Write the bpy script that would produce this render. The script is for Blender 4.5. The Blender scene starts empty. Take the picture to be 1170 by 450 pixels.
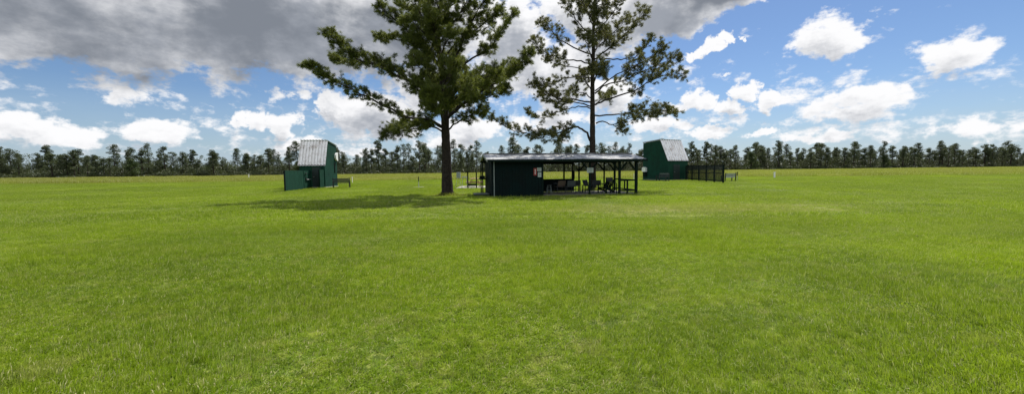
import bpy, bmesh, math, random
import numpy as np
from mathutils import Vector, Matrix
R = math.radians
C = bpy.context.scene
random.seed(7)
rng = np.random.default_rng(11)

# ------------------------------------------------------------------ camera
EYE, FPX, CX, CY = 1.65, 451.0, 585.0, 225.0
PITCH, ROLL = math.atan(32/FPX), R(0.55)
fw = Vector((0, math.cos(PITCH), -math.sin(PITCH)))
u0 = Vector((0, math.sin(PITCH), math.cos(PITCH)))
r0 = Vector((1, 0, 0))
rt = r0*math.cos(ROLL) - u0*math.sin(ROLL)
up = u0*math.cos(ROLL) + r0*math.sin(ROLL)
cam_d = bpy.data.cameras.new('camera')
cam = bpy.data.objects.new('camera', cam_d)
C.collection.objects.link(cam)
M4 = Matrix((rt, up, -fw)).transposed().to_4x4()
M4.translation = Vector((0, 0, EYE))
cam.matrix_world = M4
cam_d.sensor_width = 36
cam_d.lens = 36*FPX/1170
cam_d.clip_end = 9000
C.camera = cam

def ray(px, py):
    return fw + rt*((px-CX)/FPX) + up*((CY-py)/FPX)
def at(px, py, Y):
    d = ray(px, py)
    return Vector((0, 0, EYE)) + d*(Y/d.y)
def az_el(px, py):
    d = ray(px, py)
    return math.degrees(math.atan2(d.x, d.y)), math.degrees(math.atan2(d.z, math.hypot(d.x, d.y)))

# ------------------------------------------------------------------ sky and sun
SUNV = Vector((3.0, 5.0, 9.2)).normalized()
SUN_EL = math.asin(SUNV.z)
SUN_AZ = math.atan2(SUNV.x, SUNV.y)
C.view_settings.view_transform = 'Standard'
C.view_settings.look = 'None'
C.view_settings.exposure = 0.42
C.view_settings.gamma = 1
C.view_settings.use_curve_mapping = False
C.render.engine = 'CYCLES'
C.cycles.max_bounces = 6
C.cycles.transparent_max_bounces = 8
C.cycles.use_denoising = True

sun_d = bpy.data.lights.new('sun', 'SUN')
sun_d.energy = 5.0
sun_d.angle = R(0.53)
sun_d.color = (1.0, 0.95, 0.87)
sun = bpy.data.objects.new('sun', sun_d)
C.collection.objects.link(sun)
sun.rotation_euler = SUNV.to_track_quat('Z', 'Y').to_euler()
sun.location = (20, 30, 60)

class NT:
    """short hand for building node trees"""
    def __init__(s, tree): s.t = tree; s.n = tree.nodes; s.l = tree.links
    def new(s, typ, **kw):
        n = s.n.new(typ)
        for k, v in kw.items(): setattr(n, k, v)
        return n
    def put(s, sock, v):
        if isinstance(v, bpy.types.NodeSocket): s.l.new(v, sock)
        elif v is not None: sock.default_value = v
    def m(s, op, a, b=None, c=None, clamp=False):
        n = s.new('ShaderNodeMath', operation=op, use_clamp=clamp)
        s.put(n.inputs[0], a)
        if b is not None: s.put(n.inputs[1], b)
        if c is not None: s.put(n.inputs[2], c)
        return n.outputs[0]
    def vm(s, op, a, b=None):
        n = s.new('ShaderNodeVectorMath', operation=op)
        s.put(n.inputs[0], a)
        if b is not None: s.put(n.inputs[1], b)
        return n.outputs['Value'] if op in ('LENGTH', 'DOT_PRODUCT') else n.outputs[0]
    def mapr(s, v, a, b, c=0.0, d=1.0, smooth=True):
        n = s.new('ShaderNodeMapRange', interpolation_type='SMOOTHSTEP' if smooth else 'LINEAR')
        s.put(n.inputs[0], v); s.put(n.inputs[1], a); s.put(n.inputs[2], b); s.put(n.inputs[3], c); s.put(n.inputs[4], d)
        return n.outputs[0]
    def noise(s, vec, scale, detail=4, rough=0.55, dim='3D'):
        n = s.new('ShaderNodeTexNoise', noise_dimensions=dim)
        if vec is not None: s.l.new(vec, n.inputs['Vector'])
        n.inputs['Scale'].default_value = scale; n.inputs['Detail'].default_value = detail
        n.inputs['Roughness'].default_value = rough
        return n.outputs[0]
    def mix(s, f, a, b, mode='MIX'):
        n = s.new('ShaderNodeMix', data_type='RGBA', blend_type=mode)
        s.put(n.inputs[0], f)
        s.put(n.inputs[6], a if isinstance(a, bpy.types.NodeSocket) else (*a, 1))
        s.put(n.inputs[7], b if isinstance(b, bpy.types.NodeSocket) else (*b, 1))
        return n.outputs[2]
    def xyz(s, x, y, z):
        n = s.new('ShaderNodeCombineXYZ')
        s.put(n.inputs[0], x); s.put(n.inputs[1], y); s.put(n.inputs[2], z)
        return n.outputs[0]

# clouds of the day, listed once as (x, y, half width, half height, weight) seen from the range; turned into compass direction and height
CLOUDS = [
    (120, 20, 240, 82, 1.0), (330, 25, 170, 78, 1.12), (470, 30, 130, 74, 1.0),
    (312, 107, 22, 16, .62), (345, 112, 17, 10, .56),
    (292, 140, 24, 16, .9), (325, 146, 34, 18, .9), (380, 122, 22, 22, .98), (405, 132, 40, 30, .95), (450, 138, 50, 30, .95), (420, 122, 52, 24, 1.0), (478, 100, 50, 40, .8),
    (370, 170, 110, 13, .62),
    (540, 150, 50, 18, .85), (520, 165, 60, 8, .7), (590, 65, 62, 64, .85), (640, 85, 56, 56, .85), (660, 10, 60, 40, .85), (585, 40, 46, 60, 1.0),
    (600, 142, 40, 15, .66), (690, 110, 50, 30, .8), 
    (765, 8, 80, 44, 1.15), (700, 30, 60, 50, .95), (835, -15, 60, 28, .9),
    (788, 66, 15, 8, .85), (806, 57, 20, 12, .95), (826, 47, 13, 9, .85), (848, 46, 6, 4, .6), (838, 82, 14, 3, .5),
    (775, 120, 24, 13, .85), (800, 112, 28, 16, .95), (828, 120, 24, 12, .85), (850, 108, 22, 17, .92), (878, 118, 26, 17, .92), (745, 142, 52, 14, .85), (812, 148, 38, 9, .8), (868, 150, 34, 8, .8), (640, 135, 50, 16, .85),
    (950, 40, 60, 30, .75), (985, 120, 90, 26, .85), (1080, 60, 70, 30, .75), (1110, 150, 70, 20, .75), (930, 158, 60, 9, .6),
    (60, 150, 90, 24, .85), (190, 150, 60, 22, .8), (150, 116, 40, 14, .6),
    (585, -210, 420, 110, .7), (300, -120, 200, 70, .8), (900, -140, 160, 60, .7),
]
GREYS = [(120, 30, 240, 75), (310, 40, 165, 72), (440, 50, 100, 60), (770, 0, 75, 50), (820, -10, 60, 26)]

world = bpy.data.worlds.new('World')
C.world = world
world.use_nodes = True
wt = world.node_tree
wt.nodes.clear()

def blob(w, p, b, edge0=1.0, edge1=0.0):
    """soft elliptic lump round a compass direction"""
    x, y, rx, ry = b[:4]
    a, e = az_el(x, y)
    a1, _ = az_el(x+rx, y); a0, _ = az_el(x-rx, y)
    _, e1 = az_el(x, y-ry); _, e0 = az_el(x, y+ry)
    sa, se = max((a1-a0)/2, .3), max((e1-e0)/2, .2)
    q = w.vm('MULTIPLY', w.vm('SUBTRACT', p, (a, e, 0)), (1/sa, 1/se, 0))
    return w.mapr(w.vm('LENGTH', q), 0.25, 1.35, 1.0, 0.0)

def cloud_group():
    g = bpy.data.node_groups.new('cloud_cover', 'ShaderNodeTree')
    g.interface.new_socket('P', in_out='INPUT', socket_type='NodeSocketVector')
    g.interface.new_socket('D', in_out='OUTPUT', socket_type='NodeSocketFloat')
    w = NT(g)
    gi = w.new('NodeGroupInput'); go = w.new('NodeGroupOutput')
    p0 = gi.outputs[0]
    # billowy warp so that no outline stays an ellipse
    wn = w.new('ShaderNodeTexNoise'); w.l.new(p0, wn.inputs['Vector'])
    wn.inputs['Scale'].default_value = .24; wn.inputs['Detail'].default_value = 5; wn.inputs['Roughness'].default_value = .6
    off = w.vm('MULTIPLY', w.vm('SUBTRACT', wn.outputs['Color'], (.5, .5, .5)), (8, 4.6, 0))
    p = w.vm('ADD', p0, off)
    acc = None
    for b in CLOUDS:
        v = w.m('MULTIPLY', blob(w, p, b), b[4])
        acc = v if acc is None else w.m('MAXIMUM', acc, v)
    sx = w.new('ShaderNodeSeparateXYZ'); w.l.new(p0, sx.inputs[0])
    # the unseen half of the sky: broken cumulus added to brighten the shed roofs
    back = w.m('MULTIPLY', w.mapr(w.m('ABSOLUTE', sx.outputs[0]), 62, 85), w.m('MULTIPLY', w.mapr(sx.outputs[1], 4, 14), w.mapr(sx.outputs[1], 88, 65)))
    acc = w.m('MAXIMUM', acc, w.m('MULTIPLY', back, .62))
    low = w.m('MULTIPLY', w.mapr(sx.outputs[1], 0, 3), w.mapr(sx.outputs[1], 22, 9))
    acc = w.m('MAXIMUM', acc, w.m('MULTIPLY', low, .36))
    ps = w.vm('MULTIPLY', p0, (1, 1.7, 1))
    n1 = w.noise(ps, .24, 9, .60)
    n2 = w.noise(ps, 1.0, 4, .6)
    d = w.m('ADD', acc, w.m('MULTIPLY', w.m('SUBTRACT', n1, .5), 1.5))
    d = w.m('ADD', d, w.m('MULTIPLY', w.m('SUBTRACT', n2, .5), .42))
    w.l.new(d, go.inputs[0])
    return g

w = NT(wt)
tc = w.new('ShaderNodeTexCoord')
sep = w.new('ShaderNodeSeparateXYZ'); w.l.new(tc.outputs['Generated'], sep.inputs[0])
X, Y_, Z = sep.outputs
az = w.m('MULTIPLY', w.m('ARCTAN2', X, Y_), 180/math.pi)
hyp = w.m('SQRT', w.m('ADD', w.m('MULTIPLY', X, X), w.m('MULTIPLY', Y_, Y_)))
el = w.m('MULTIPLY', w.m('ARCTAN2', Z, hyp), 180/math.pi)
P = w.xyz(az, el, 0.0)
cg = cloud_group()
def cover(vec):
    n = w.new('ShaderNodeGroup'); n.node_tree = cg
    w.l.new(vec, n.inputs[0]); return n.outputs[0]
D0 = cover(P)
D1 = cover(w.vm('ADD', P, (0.35, 0.9, 0)))
D2 = cover(w.vm('ADD', P, (0.7, 2.4, 0)))
alpha = w.mapr(D0, .34, .66)
# light comes from above: the more cloud there is over a point, the greyer it is
over = w.m('ADD', w.m('MULTIPLY', w.m('SUBTRACT', D1, .40), .75), w.m('MULTIPLY', w.m('SUBTRACT', D2, .40), .75))
shade = w.mapr(over, .05, 1.15, 0.0, 1.0)
gacc = None
Pw = w.vm('ADD', P, w.vm('MULTIPLY', w.vm('SUBTRACT', w.new('ShaderNodeTexNoise').outputs['Color'], (.5, .5, .5)), (0, 0, 0)))
wn2 = w.new('ShaderNodeTexNoise'); w.l.new(P, wn2.inputs['Vector']); wn2.inputs['Scale'].default_value = .09; wn2.inputs['Detail'].default_value = 5
Pw = w.vm('ADD', P, w.vm('MULTIPLY', w.vm('SUBTRACT', wn2.outputs['Color'], (.5, .5, .5)), (16, 9, 0)))
for b in GREYS:
    v = blob(w, Pw, b)
    gacc = v if gacc is None else w.m('MAXIMUM', gacc, v)
white = (0.74, 0.74, 0.75); lowgrey = (0.29, 0.31, 0.35); slate = (0.165, 0.183, 0.215)
cc = w.mix(shade, white, lowgrey)
nz = w.noise(w.vm('MULTIPLY', P, (1, 1.5, 1)), .13, 6, .55)
gm = w.m('MULTIPLY', w.mapr(gacc, .05, .8), w.mapr(nz, .36, .60, .30, 1.0))
cc = w.mix(gm, cc, slate)
# the added clouds behind the viewer are brightened to lighten the metal roofs
unseen_boost = w.mapr(w.m('ABSOLUTE', az), 60, 120, 1.0, 1.1)
cc = w.vm('MULTIPLY', cc, w.xyz(unseen_boost, unseen_boost, unseen_boost))
sky = w.new('ShaderNodeTexSky', sky_type='NISHITA')
sky.sun_disc = False
sky.sun_elevation = SUN_EL
sky.sun_rotation = SUN_AZ
sky.air_density = 1.0; sky.dust_density = 0.4; sky.ozone_density = 3.5
skyc = w.vm('MULTIPLY', sky.outputs[0], (0.058, 0.065, 0.075))
# a thin veil of far cloud near the horizon
veil = w.m('MULTIPLY', w.mapr(el, 0.0, 9.5, .80, 0.0, smooth=False), w.mapr(w.noise(w.vm('MULTIPLY', P, (.5, 2.6, 1)), .25, 4), .3, .7, .6, 1))
skyc = w.mix(veil, skyc, (.35, .44, .54))
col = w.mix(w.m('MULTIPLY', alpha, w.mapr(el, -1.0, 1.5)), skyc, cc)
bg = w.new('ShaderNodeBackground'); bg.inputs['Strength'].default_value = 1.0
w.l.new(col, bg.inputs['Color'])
wo = w.new('ShaderNodeOutputWorld'); w.l.new(bg.outputs[0], wo.inputs[0])
world.cycles.sampling_method = 'MANUAL'
world.cycles.sample_map_resolution = 1024

# ------------------------------------------------------------------ materials
def new_mat(name):
    m = bpy.data.materials.new(name); m.use_nodes = True
    m.node_tree.nodes.clear()
    return m, NT(m.node_tree)
def principled(w, base, rough=.6, metal=0.0, bump=None, bstr=.3, bdist=.01, spec=.5, extra=None):
    p = w.new('ShaderNodeBsdfPrincipled')
    w.put(p.inputs['Base Color'], base if isinstance(base, bpy.types.NodeSocket) else (*base, 1))
    w.put(p.inputs['Roughness'], rough); w.put(p.inputs['Metallic'], metal)
    p.inputs['Specular IOR Level'].default_value = spec
    if bump is not None:
        b = w.new('ShaderNodeBump'); b.inputs['Strength'].default_value = bstr; b.inputs['Distance'].default_value = bdist
        w.l.new(bump, b.inputs['Height']); w.l.new(b.outputs[0], p.inputs['Normal'])
    return p
def out(w, s):
    o = w.new('ShaderNodeOutputMaterial'); w.l.new(s, o.inputs[0])
def simple(name, c, rough=.6, metal=0.0, var=.25, scale=3.0, spec=.5, stretch=(1, 1, 1), bstr=.15):
    m, w = new_mat(name)
    tc = w.new('ShaderNodeTexCoord')
    v = w.vm('MULTIPLY', tc.outputs['Object'], stretch)
    n = w.noise(v, scale, 5, .6); n2 = w.noise(v, scale*9, 3, .6)
    f = w.m('ADD', w.m('MULTIPLY', n, .65), w.m('MULTIPLY', n2, .35))
    lo = tuple(x*(1-var) for x in c); hi = tuple(min(1, x*(1+var)) for x in c)
    base = w.mix(w.mapr(f, .3, .7), lo, hi)
    p = principled(w, base, w.mapr(n, .3, .7, max(.05, rough-.12), min(1, rough+.12)), metal, n2, bstr, .004, spec)
    out(w, p.outputs[0]); return m

M = {}
M['green'] = simple('dark_green_siding', (.008, .043, .028), .7, var=.35, scale=1.6, spec=.12)
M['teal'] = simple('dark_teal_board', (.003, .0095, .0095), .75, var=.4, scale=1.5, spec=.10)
M['green_wood'] = simple('painted_green_wood', (.010, .048, .031), .75, var=.4, scale=2.0, stretch=(6, 6, 1), spec=.12)
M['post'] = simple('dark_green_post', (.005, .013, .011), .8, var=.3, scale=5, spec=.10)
M['black_door'] = simple('door_paint', (.005, .018, .016), .6, var=.2)
M['white'] = simple('white_plastic', (.78, .79, .78), .45, var=.06)
M['trim'] = simple('weathered_trim', (.30, .33, .32), .6, var=.25, scale=4)
M['concrete'] = simple('concrete', (.46, .44, .40), .85, var=.18, scale=2.5)
M['old_concrete'] = simple('aged_concrete', (.30, .29, .24), .9, var=.3, scale=2)
M['dark_floor'] = simple('dark_concrete', (.13, .12, .10), .9, var=.3, scale=2)  # dark brownish tone for the pavilion floor
M['tan_wood'] = simple('tan_wood', (.34, .21, .12), .75, var=.25, scale=3, stretch=(1, 8, 8))
M['grey_wood'] = simple('grey_wood', (.10, .12, .11), .8, var=.3, scale=3)
M['bench'] = simple('bench_slat', (.018, .027, .026), .5, var=.3, scale=5, spec=.5)
M['bench_grey'] = simple('weathered_bench', (.20, .24, .23), .7, var=.25, scale=5)
M['iron'] = simple('black_iron', (.012, .017, .017), .5, var=.2)
M['steel'] = simple('dull_steel', (.42, .43, .43), .4, .6, var=.15)
M['sling_tan'] = simple('tan_sling', (.12, .085, .060), .85, var=.15)
M['sling_grey'] = simple('grey_sling', (.075, .088, .088), .85, var=.15)
M['sling_dark'] = simple('dark_sling', (.028, .034, .034), .85, var=.15)
M['red'] = simple('red_sign', (.26, .03, .026), .5, var=.12)
M['paper'] = simple('faded_paper', (.36, .41, .39), .8, var=.08)
M['ink'] = simple('grey_ink', (.12, .16, .16), .8, var=.1)
M['tan_sign'] = simple('tan_board', (.24, .23, .16), .8, var=.12)
M['grey_box'] = simple('grey_enclosure', (.30, .33, .33), .5, .2, var=.1)

def roof_mat(name, c, dirt, amount, metal=.35):
    m, w = new_mat(name)
    tc = w.new('ShaderNodeTexCoord')
    o = tc.outputs['Object']
    n = w.noise(w.vm('MULTIPLY', o, (1.0, .35, 1)), 2.2, 6, .65)
    n2 = w.noise(o, 9, 5, .6)
    f = w.mapr(w.m('ADD', w.m('MULTIPLY', n, .7), w.m('MULTIPLY', n2, .3)), .50-amount, .72-amount*.4)
    base = w.mix(f, c, dirt)
    p = principled(w, base, w.mapr(n2, .3, .7, .30, .48), metal, n2, .12, .004)
    out(w, p.outputs[0]); return m
M['roof'] = roof_mat('galvanised_roof', (.80, .80, .80), (.46, .42, .39), .06, .75)
M['roof_old'] = roof_mat('stained_tin_roof', (.50, .51, .52), (.10, .10, .095), .10)

def bark(name, c1, c2):
    m, w = new_mat(name)
    tc = w.new('ShaderNodeTexCoord')
    v = w.vm('MULTIPLY', tc.outputs['Object'], (1, 1, .32))
    vo = w.new('ShaderNodeTexVoronoi', feature='DISTANCE_TO_EDGE'); w.l.new(w.vm('ADD', v, w.vm('MULTIPLY', w.xyz(w.noise(v, 4), w.noise(v, 5), 0.0), (.25, .25, .0))), vo.inputs['Vector']); vo.inputs['Scale'].default_value = 15
    n = w.noise(v, 14, 5, .65)
    f = w.m('MULTIPLY', w.mapr(vo.outputs[0], 0, .12), w.mapr(n, .2, .7, .6, 1))
    p = principled(w, w.mix(f, c1, c2), .9, 0, f, .9, .035, .2)
    out(w, p.outputs[0]); return m
M['bark'] = bark('pine_bark', (.014, .011, .009), (.050, .040, .032))
M['twig'] = simple('branch_bark', (.026, .021, .018), .9, var=.3, scale=8)

def leafy(name, dark, light, trans=.35, scale=.6, attr=False, rough=.5):
    """needles and leaves: diffuse, a little gloss, light through the blade"""
    m, w = new_mat(name)
    g = w.new('ShaderNodeNewGeometry')
    n = w.noise(g.outputs['Position'], scale, 3, .6)
    f = w.mapr(n, .32, .68)
    if attr:
        a = w.new('ShaderNodeAttribute', attribute_name='tint')
        f = w.m('ADD', w.m('MULTIPLY', f, .45), w.m('MULTIPLY', a.outputs['Fac'], .55))
    c = w.mix(f, dark, light)
    p = principled(w, c, rough, 0, spec=.3)
    t = w.new('ShaderNodeBsdfTranslucent')
    w.l.new(w.mix(.6, c, (light[0]*1.3, light[1]*1.25, light[2]*.7)), t.inputs[0])
    ms = w.new('ShaderNodeMixShader'); ms.inputs[0].default_value = trans
    w.l.new(p.outputs[0], ms.inputs[1]); w.l.new(t.outputs[0], ms.inputs[2])
    out(w, ms.outputs[0]); return m
M['needles_a'] = leafy('pine_needles_warm', (.036, .060, .016), (.165, .195, .040), .44, .55, True)
M['needles_b'] = leafy('pine_needles', (.040, .058, .022), (.165, .170, .062), .38, .55, True)
M['far_needles'] = leafy('far_pine_needles', (.028, .046, .024), (.085, .108, .046), .28, .12, True)
M['far_leaves'] = leafy('broad_leaves', (.030, .055, .018), (.070, .100, .030), .25, .3, True)
M['brush'] = leafy('brush_leaves', (.020, .036, .016), (.075, .092, .036), .22, .035, True)
M['brush_pale'] = leafy('palmetto_leaves', (.045, .06, .025), (.12, .13, .06), .25, .08, True)

# turf colour, shared by the ground sheet and the blades that grow out of it
def turf_group():
    g = bpy.data.node_groups.new('turf_colour', 'ShaderNodeTree')
    TREES = ((-4.13, 25.3), (6.05, 29.6))
    g.interface.new_socket('Color', in_out='OUTPUT', socket_type='NodeSocketColor')
    w = NT(g)
    go = w.new('NodeGroupOutput')
    pos = w.new('ShaderNodeNewGeometry').outputs['Position']
    pos = w.vm('MULTIPLY', pos, (1, 1, 0))
    a = w.noise(pos, .23, 5, .6); b = w.noise(pos, 1.1, 4, .6); c = w.noise(w.vm('MULTIPLY', pos, (.35, 1, 1)), .10, 3, .6)
    mown = w.mix(w.mapr(w.m('ADD', w.m('MULTIPLY', a, .55), w.m('MULTIPLY', w.noise(w.vm('MULTIPLY', pos, (.6, 1, 1)), .05, 4, .6), .45)), .40, .60), (.150, .270, .008), (.285, .395, .014))
    mown = w.mix(w.m('MULTIPLY', w.mapr(b, .52, .72), .45), mown, (.070, .145, .008))
    dd = w.noise(w.vm('MULTIPLY', pos, (.5, 1, 1)), .55, 5, .65)
    mown = w.mix(w.m('MULTIPLY', w.mapr(dd, .46, .62), .60), mown, (.070, .150, .008))
    mown = w.mix(w.m('MULTIPLY', w.mapr(c, .50, .74), .50), mown, (.34, .34, .055))
    mown = w.mix(w.m('MULTIPLY', w.mapr(w.noise(w.vm('MULTIPLY', pos, (.7, 1, 1)), .75, 5, .7), .52, .66), .55), mown, (.27, .35, .13))  # grey-green patches: sheen of leaning blades put into the colour
    mown = w.mix(w.m('MULTIPLY', w.mapr(w.noise(pos, 2.6, 4, .7), .50, .66), .50), mown, (.44, .48, .07))
    mown = w.mix(w.m('MULTIPLY', w.mapr(w.noise(w.vm('ADD', pos, (31, 7, 0)), 2.2, 4, .7), .50, .64), .70), mown, (.040, .100, .005))
    mown = w.mix(w.m('MULTIPLY', w.mapr(w.noise(w.vm('ADD', pos, (5, 77, 0)), .38, 4, .65), .50, .60), .50), mown, (.055, .130, .012))
    mown = w.mix(w.m('MULTIPLY', w.mapr(w.noise(w.vm('ADD', pos, (50, 7, 0)), 6.0, 3, .7), .50, .62), .60), mown, (.045, .100, .006))
    mown = w.mix(w.m('MULTIPLY', w.mapr(w.noise(w.vm('ADD', pos, (3, 17, 0)), 8.0, 3, .7), .52, .62), .55), mown, (.50, .54, .13))
    mown = w.mix(w.m('MULTIPLY', w.mapr(w.noise(w.vm('ADD', pos, (9, 47, 0)), 1.3, 5, .7), .56, .64), .45), mown, (.42, .37, .16))
    # worn, paler ground before the pavilion and faint mower lines across the lawn
    wq = w.vm('MULTIPLY', w.vm('SUBTRACT', pos, (7.5, 16.0, 0)), (1/7.5, 1/2.4, 0))
    wl = w.m('ADD', w.vm('LENGTH', wq), w.m('MULTIPLY', w.m('SUBTRACT', w.noise(w.vm('MULTIPLY', pos, (.5, 1, 1)), .8, 5, .65), .5), 2.0))
    mown = w.mix(w.m('MULTIPLY', w.mapr(wl, 1.1, .3), .60), mown, (.52, .46, .20))
    mown = w.mix(w.m('MULTIPLY', w.mapr(w.noise(w.vm('MULTIPLY', pos, (.04, .8, 1)), 1.0, 3, .6), .50, .62), .28), mown, (.33, .38, .05))
    for tx, ty in TREES:     # fallen needles round the trunks
        dn = w.vm('LENGTH', w.vm('SUBTRACT', pos, (tx, ty, 0)))
        dn = w.m('ADD', dn, w.m('MULTIPLY', w.m('SUBTRACT', w.noise(pos, 1.7, 4), .5), 2.2))
        mown = w.mix(w.m('MULTIPLY', w.mapr(dn, 2.0, .5), .75), mown, (.16, .105, .050))
    # the rough, taller and browner, begins past the shooting field
    sp = w.new('ShaderNodeSeparateXYZ'); w.l.new(pos, sp.inputs[0])
    edge = w.m('ADD', sp.outputs[1], w.m('MULTIPLY', w.m('SUBTRACT', w.noise(pos, .06, 3), .5), 9))
    far = w.noise(w.vm('MULTIPLY', pos, (.25, 1, 1)), .09, 4, .65)
    rough_c = w.mix(w.mapr(far, .35, .65), (.195, .165, .035), (.285, .205, .070))
    colr = w.mix(w.mapr(edge, 60, 67), mown, rough_c)
    w.l.new(colr, go.inputs[0])
    return g
TG = turf_group()
def turf_mat(name, kind):
    m, w = new_mat(name)
    gn = w.new('ShaderNodeGroup'); gn.node_tree = TG
    base = gn.outputs[0]
    if kind == 'ground':
        pos = w.new('ShaderNodeNewGeometry').outputs['Position']
        n = w.noise(pos, 6, 6, .7); n2 = w.noise(pos, 38, 3, .7)
        f = w.m('ADD', w.m('MULTIPLY', n, .5), w.m('MULTIPLY', n2, .5))
        c = w.mix(w.mapr(f, .38, .62), w.mix(.80, base, (.035, .040, .010)), w.mix(.45, base, (.09, .085, .03)))
        p = principled(w, c, .9, 0, f, .8, .05, .1)
        out(w, p.outputs[0]); return m
    a = w.new('ShaderNodeAttribute', attribute_name='tint')
    t = a.outputs['Fac']
    c = w.mix(w.mapr(t, 0, .85, smooth=False), w.mix(.36, base, (.040, .080, .004)), w.mix(.35, base, (.44, .54, .06)))
    c = w.mix(w.mapr(t, .93, .96), c, (.56, .52, .27))       # dry blades
    p = principled(w, c, .50, 0, spec=.22)
    tr = w.new('ShaderNodeBsdfTranslucent'); w.l.new(w.mix(.5, c, (.36, .51, .012)), tr.inputs[0])
    ms = w.new('ShaderNodeMixShader'); ms.inputs[0].default_value = .45
    w.l.new(p.outputs[0], ms.inputs[1]); w.l.new(tr.outputs[0], ms.inputs[2])
    out(w, ms.outputs[0]); return m
M['turf'] = turf_mat('turf_ground', 'ground')
M['blade'] = turf_mat('grass_blade', 'blade')

# ------------------------------------------------------------------ object helpers
def tag(o, label=None, cat=None, group=None, kind=None):
    if label: o['label'] = label
    if cat: o['category'] = cat
    if group: o['group'] = group
    if kind: o['kind'] = kind
    return o
def empty(name, loc, rz=0.0):
    o = bpy.data.objects.new(name, None); C.collection.objects.link(o)
    o.location = loc; o.rotation_euler = (0, 0, rz); o.empty_display_size = .2
    return o
def kids(o): return [c for c in bpy.data.objects if c.parent == o]
def copy_tree(o, parent=None):
    c = o.copy(); C.collection.objects.link(c)
    if parent: c.parent = parent
    for ch in kids(o):
        copy_tree(ch, c)
    return c

class MB:
    """collects shapes, then links them as ONE mesh object"""
    def __init__(s): s.v = []; s.f = []
    def add(s, vs, fs):
        b = len(s.v); s.v += [tuple(v) for v in vs]; s.f += [tuple(b+i for i in f) for f in fs]; return s
    def box(s, c, size, rz=0.0, rx=0.0, ry=0.0):
        m = Matrix.Translation(c) @ Matrix.Rotation(rz, 4, 'Z') @ Matrix.Rotation(ry, 4, 'Y') @ Matrix.Rotation(rx, 4, 'X')
        hx, hy, hz = (k/2 for k in size)
        vs = [m @ Vector((x, y, z)) for x in (-hx, hx) for y in (-hy, hy) for z in (-hz, hz)]
        return s.add(vs, [(0, 1, 3, 2), (4, 6, 7, 5), (0, 4, 5, 1), (2, 3, 7, 6), (0, 2, 6, 4), (1, 5, 7, 3)])
    def bar(s, a, b, wdt, thk, upv=(0, 0, 1)):
        a = Vector(a); b = Vector(b); d = (b-a).normalized(); upv = Vector(upv)
        if abs(d.dot(upv)) > .97: upv = Vector((0, 1, 0))
        sx = d.cross(upv).normalized(); sy = sx.cross(d).normalized()
        vs = [p + sx*i*wdt/2 + sy*j*thk/2 for p in (a, b) for i, j in ((-1, -1), (1, -1), (1, 1), (-1, 1))]
        return s.add(vs, [(3, 2, 1, 0), (4, 5, 6, 7), (0, 1, 5, 4), (1, 2, 6, 5), (2, 3, 7, 6), (3, 0, 4, 7)])
    def tube(s, pts, rads, n=8, cap=True):
        pts = [Vector(p) for p in pts]; rings = []
        if not hasattr(rads, '__len__'): rads = [rads]*len(pts)
        prev = None
        for i, p in enumerate(pts):
            d = (pts[min(i+1, len(pts)-1)] - pts[max(i-1, 0)]).normalized()
            if prev is None:
                a = Vector((1, 0, 0)) if abs(d.x) < .8 else Vector((0, 1, 0))
                prev = d.cross(a).normalized()
            prev = (prev - d*prev.dot(d)).normalized()
            q = d.cross(prev)
            rings.append([p + (prev*math.cos(2*math.pi*k/n) + q*math.sin(2*math.pi*k/n))*rads[i] for k in range(n)])
        b = [v for r in rings for v in r]; f = []
        for i in range(len(rings)-1):
            for k in range(n):
                f.append((i*n+k, i*n+(k+1) % n, (i+1)*n+(k+1) % n, (i+1)*n+k))
        if cap:
            f.append(tuple(reversed(range(n)))); f.append(tuple((len(rings)-1)*n+k for k in range(n)))
        return s.add(b, f)
    def prism(s, poly, ext):
        """closed polygon (3D points) pushed along ext"""
        n = len(poly); ext = Vector(ext); poly = [Vector(p) for p in poly]
        vs = poly + [p+ext for p in poly]
        fs = [tuple(reversed(range(n))), tuple(range(n, 2*n))] + [(i, (i+1) % n, n+(i+1) % n, n+i) for i in range(n)]
        return s.add(vs, fs)
    def build(s, name, mat, parent=None, bevel=0.0, smooth=False):
        me = bpy.data.meshes.new(name); me.from_pydata(s.v, [], s.f)
        bm = bmesh.new(); bm.from_mesh(me); bmesh.ops.recalc_face_normals(bm, faces=bm.faces[:])
        if bevel: bmesh.ops.bevel(bm, geom=bm.edges[:], offset=bevel, segments=1, affect='EDGES', clamp_overlap=True)
        bm.to_mesh(me); bm.free()
        if smooth: me.polygons.foreach_set('use_smooth', [True]*len(me.polygons))
        me.materials.append(mat)
        o = bpy.data.objects.new(name, me); C.collection.objects.link(o)
        if parent: o.parent = parent
        return o

def fast_mesh(name, verts, nper, tint=None, mat=None, parent=None, link=True):
    """verts: (n, nper, 3) separate triangles or quads as one mesh, tint: value per face"""
    n = len(verts)
    me = bpy.data.meshes.new(name)
    me.vertices.add(n*nper); me.vertices.foreach_set('co', np.ascontiguousarray(verts, dtype=np.float32).ravel())
    me.loops.add(n*nper); me.loops.foreach_set('vertex_index', np.arange(n*nper, dtype=np.int32))
    me.polygons.add(n); me.polygons.foreach_set('loop_start', np.arange(n, dtype=np.int32)*nper)
    me.polygons.foreach_set('loop_total', np.full(n, nper, dtype=np.int32))
    me.update(calc_edges=True)
    if tint is not None:
        at_ = me.attributes.new('tint', 'FLOAT', 'POINT')
        at_.data.foreach_set('value', np.repeat(tint.astype(np.float32), nper))
    if mat: me.materials.append(mat)
    o = bpy.data.objects.new(name, me)
    if link: C.collection.objects.link(o)
    if parent: o.parent = parent
    return o

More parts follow.
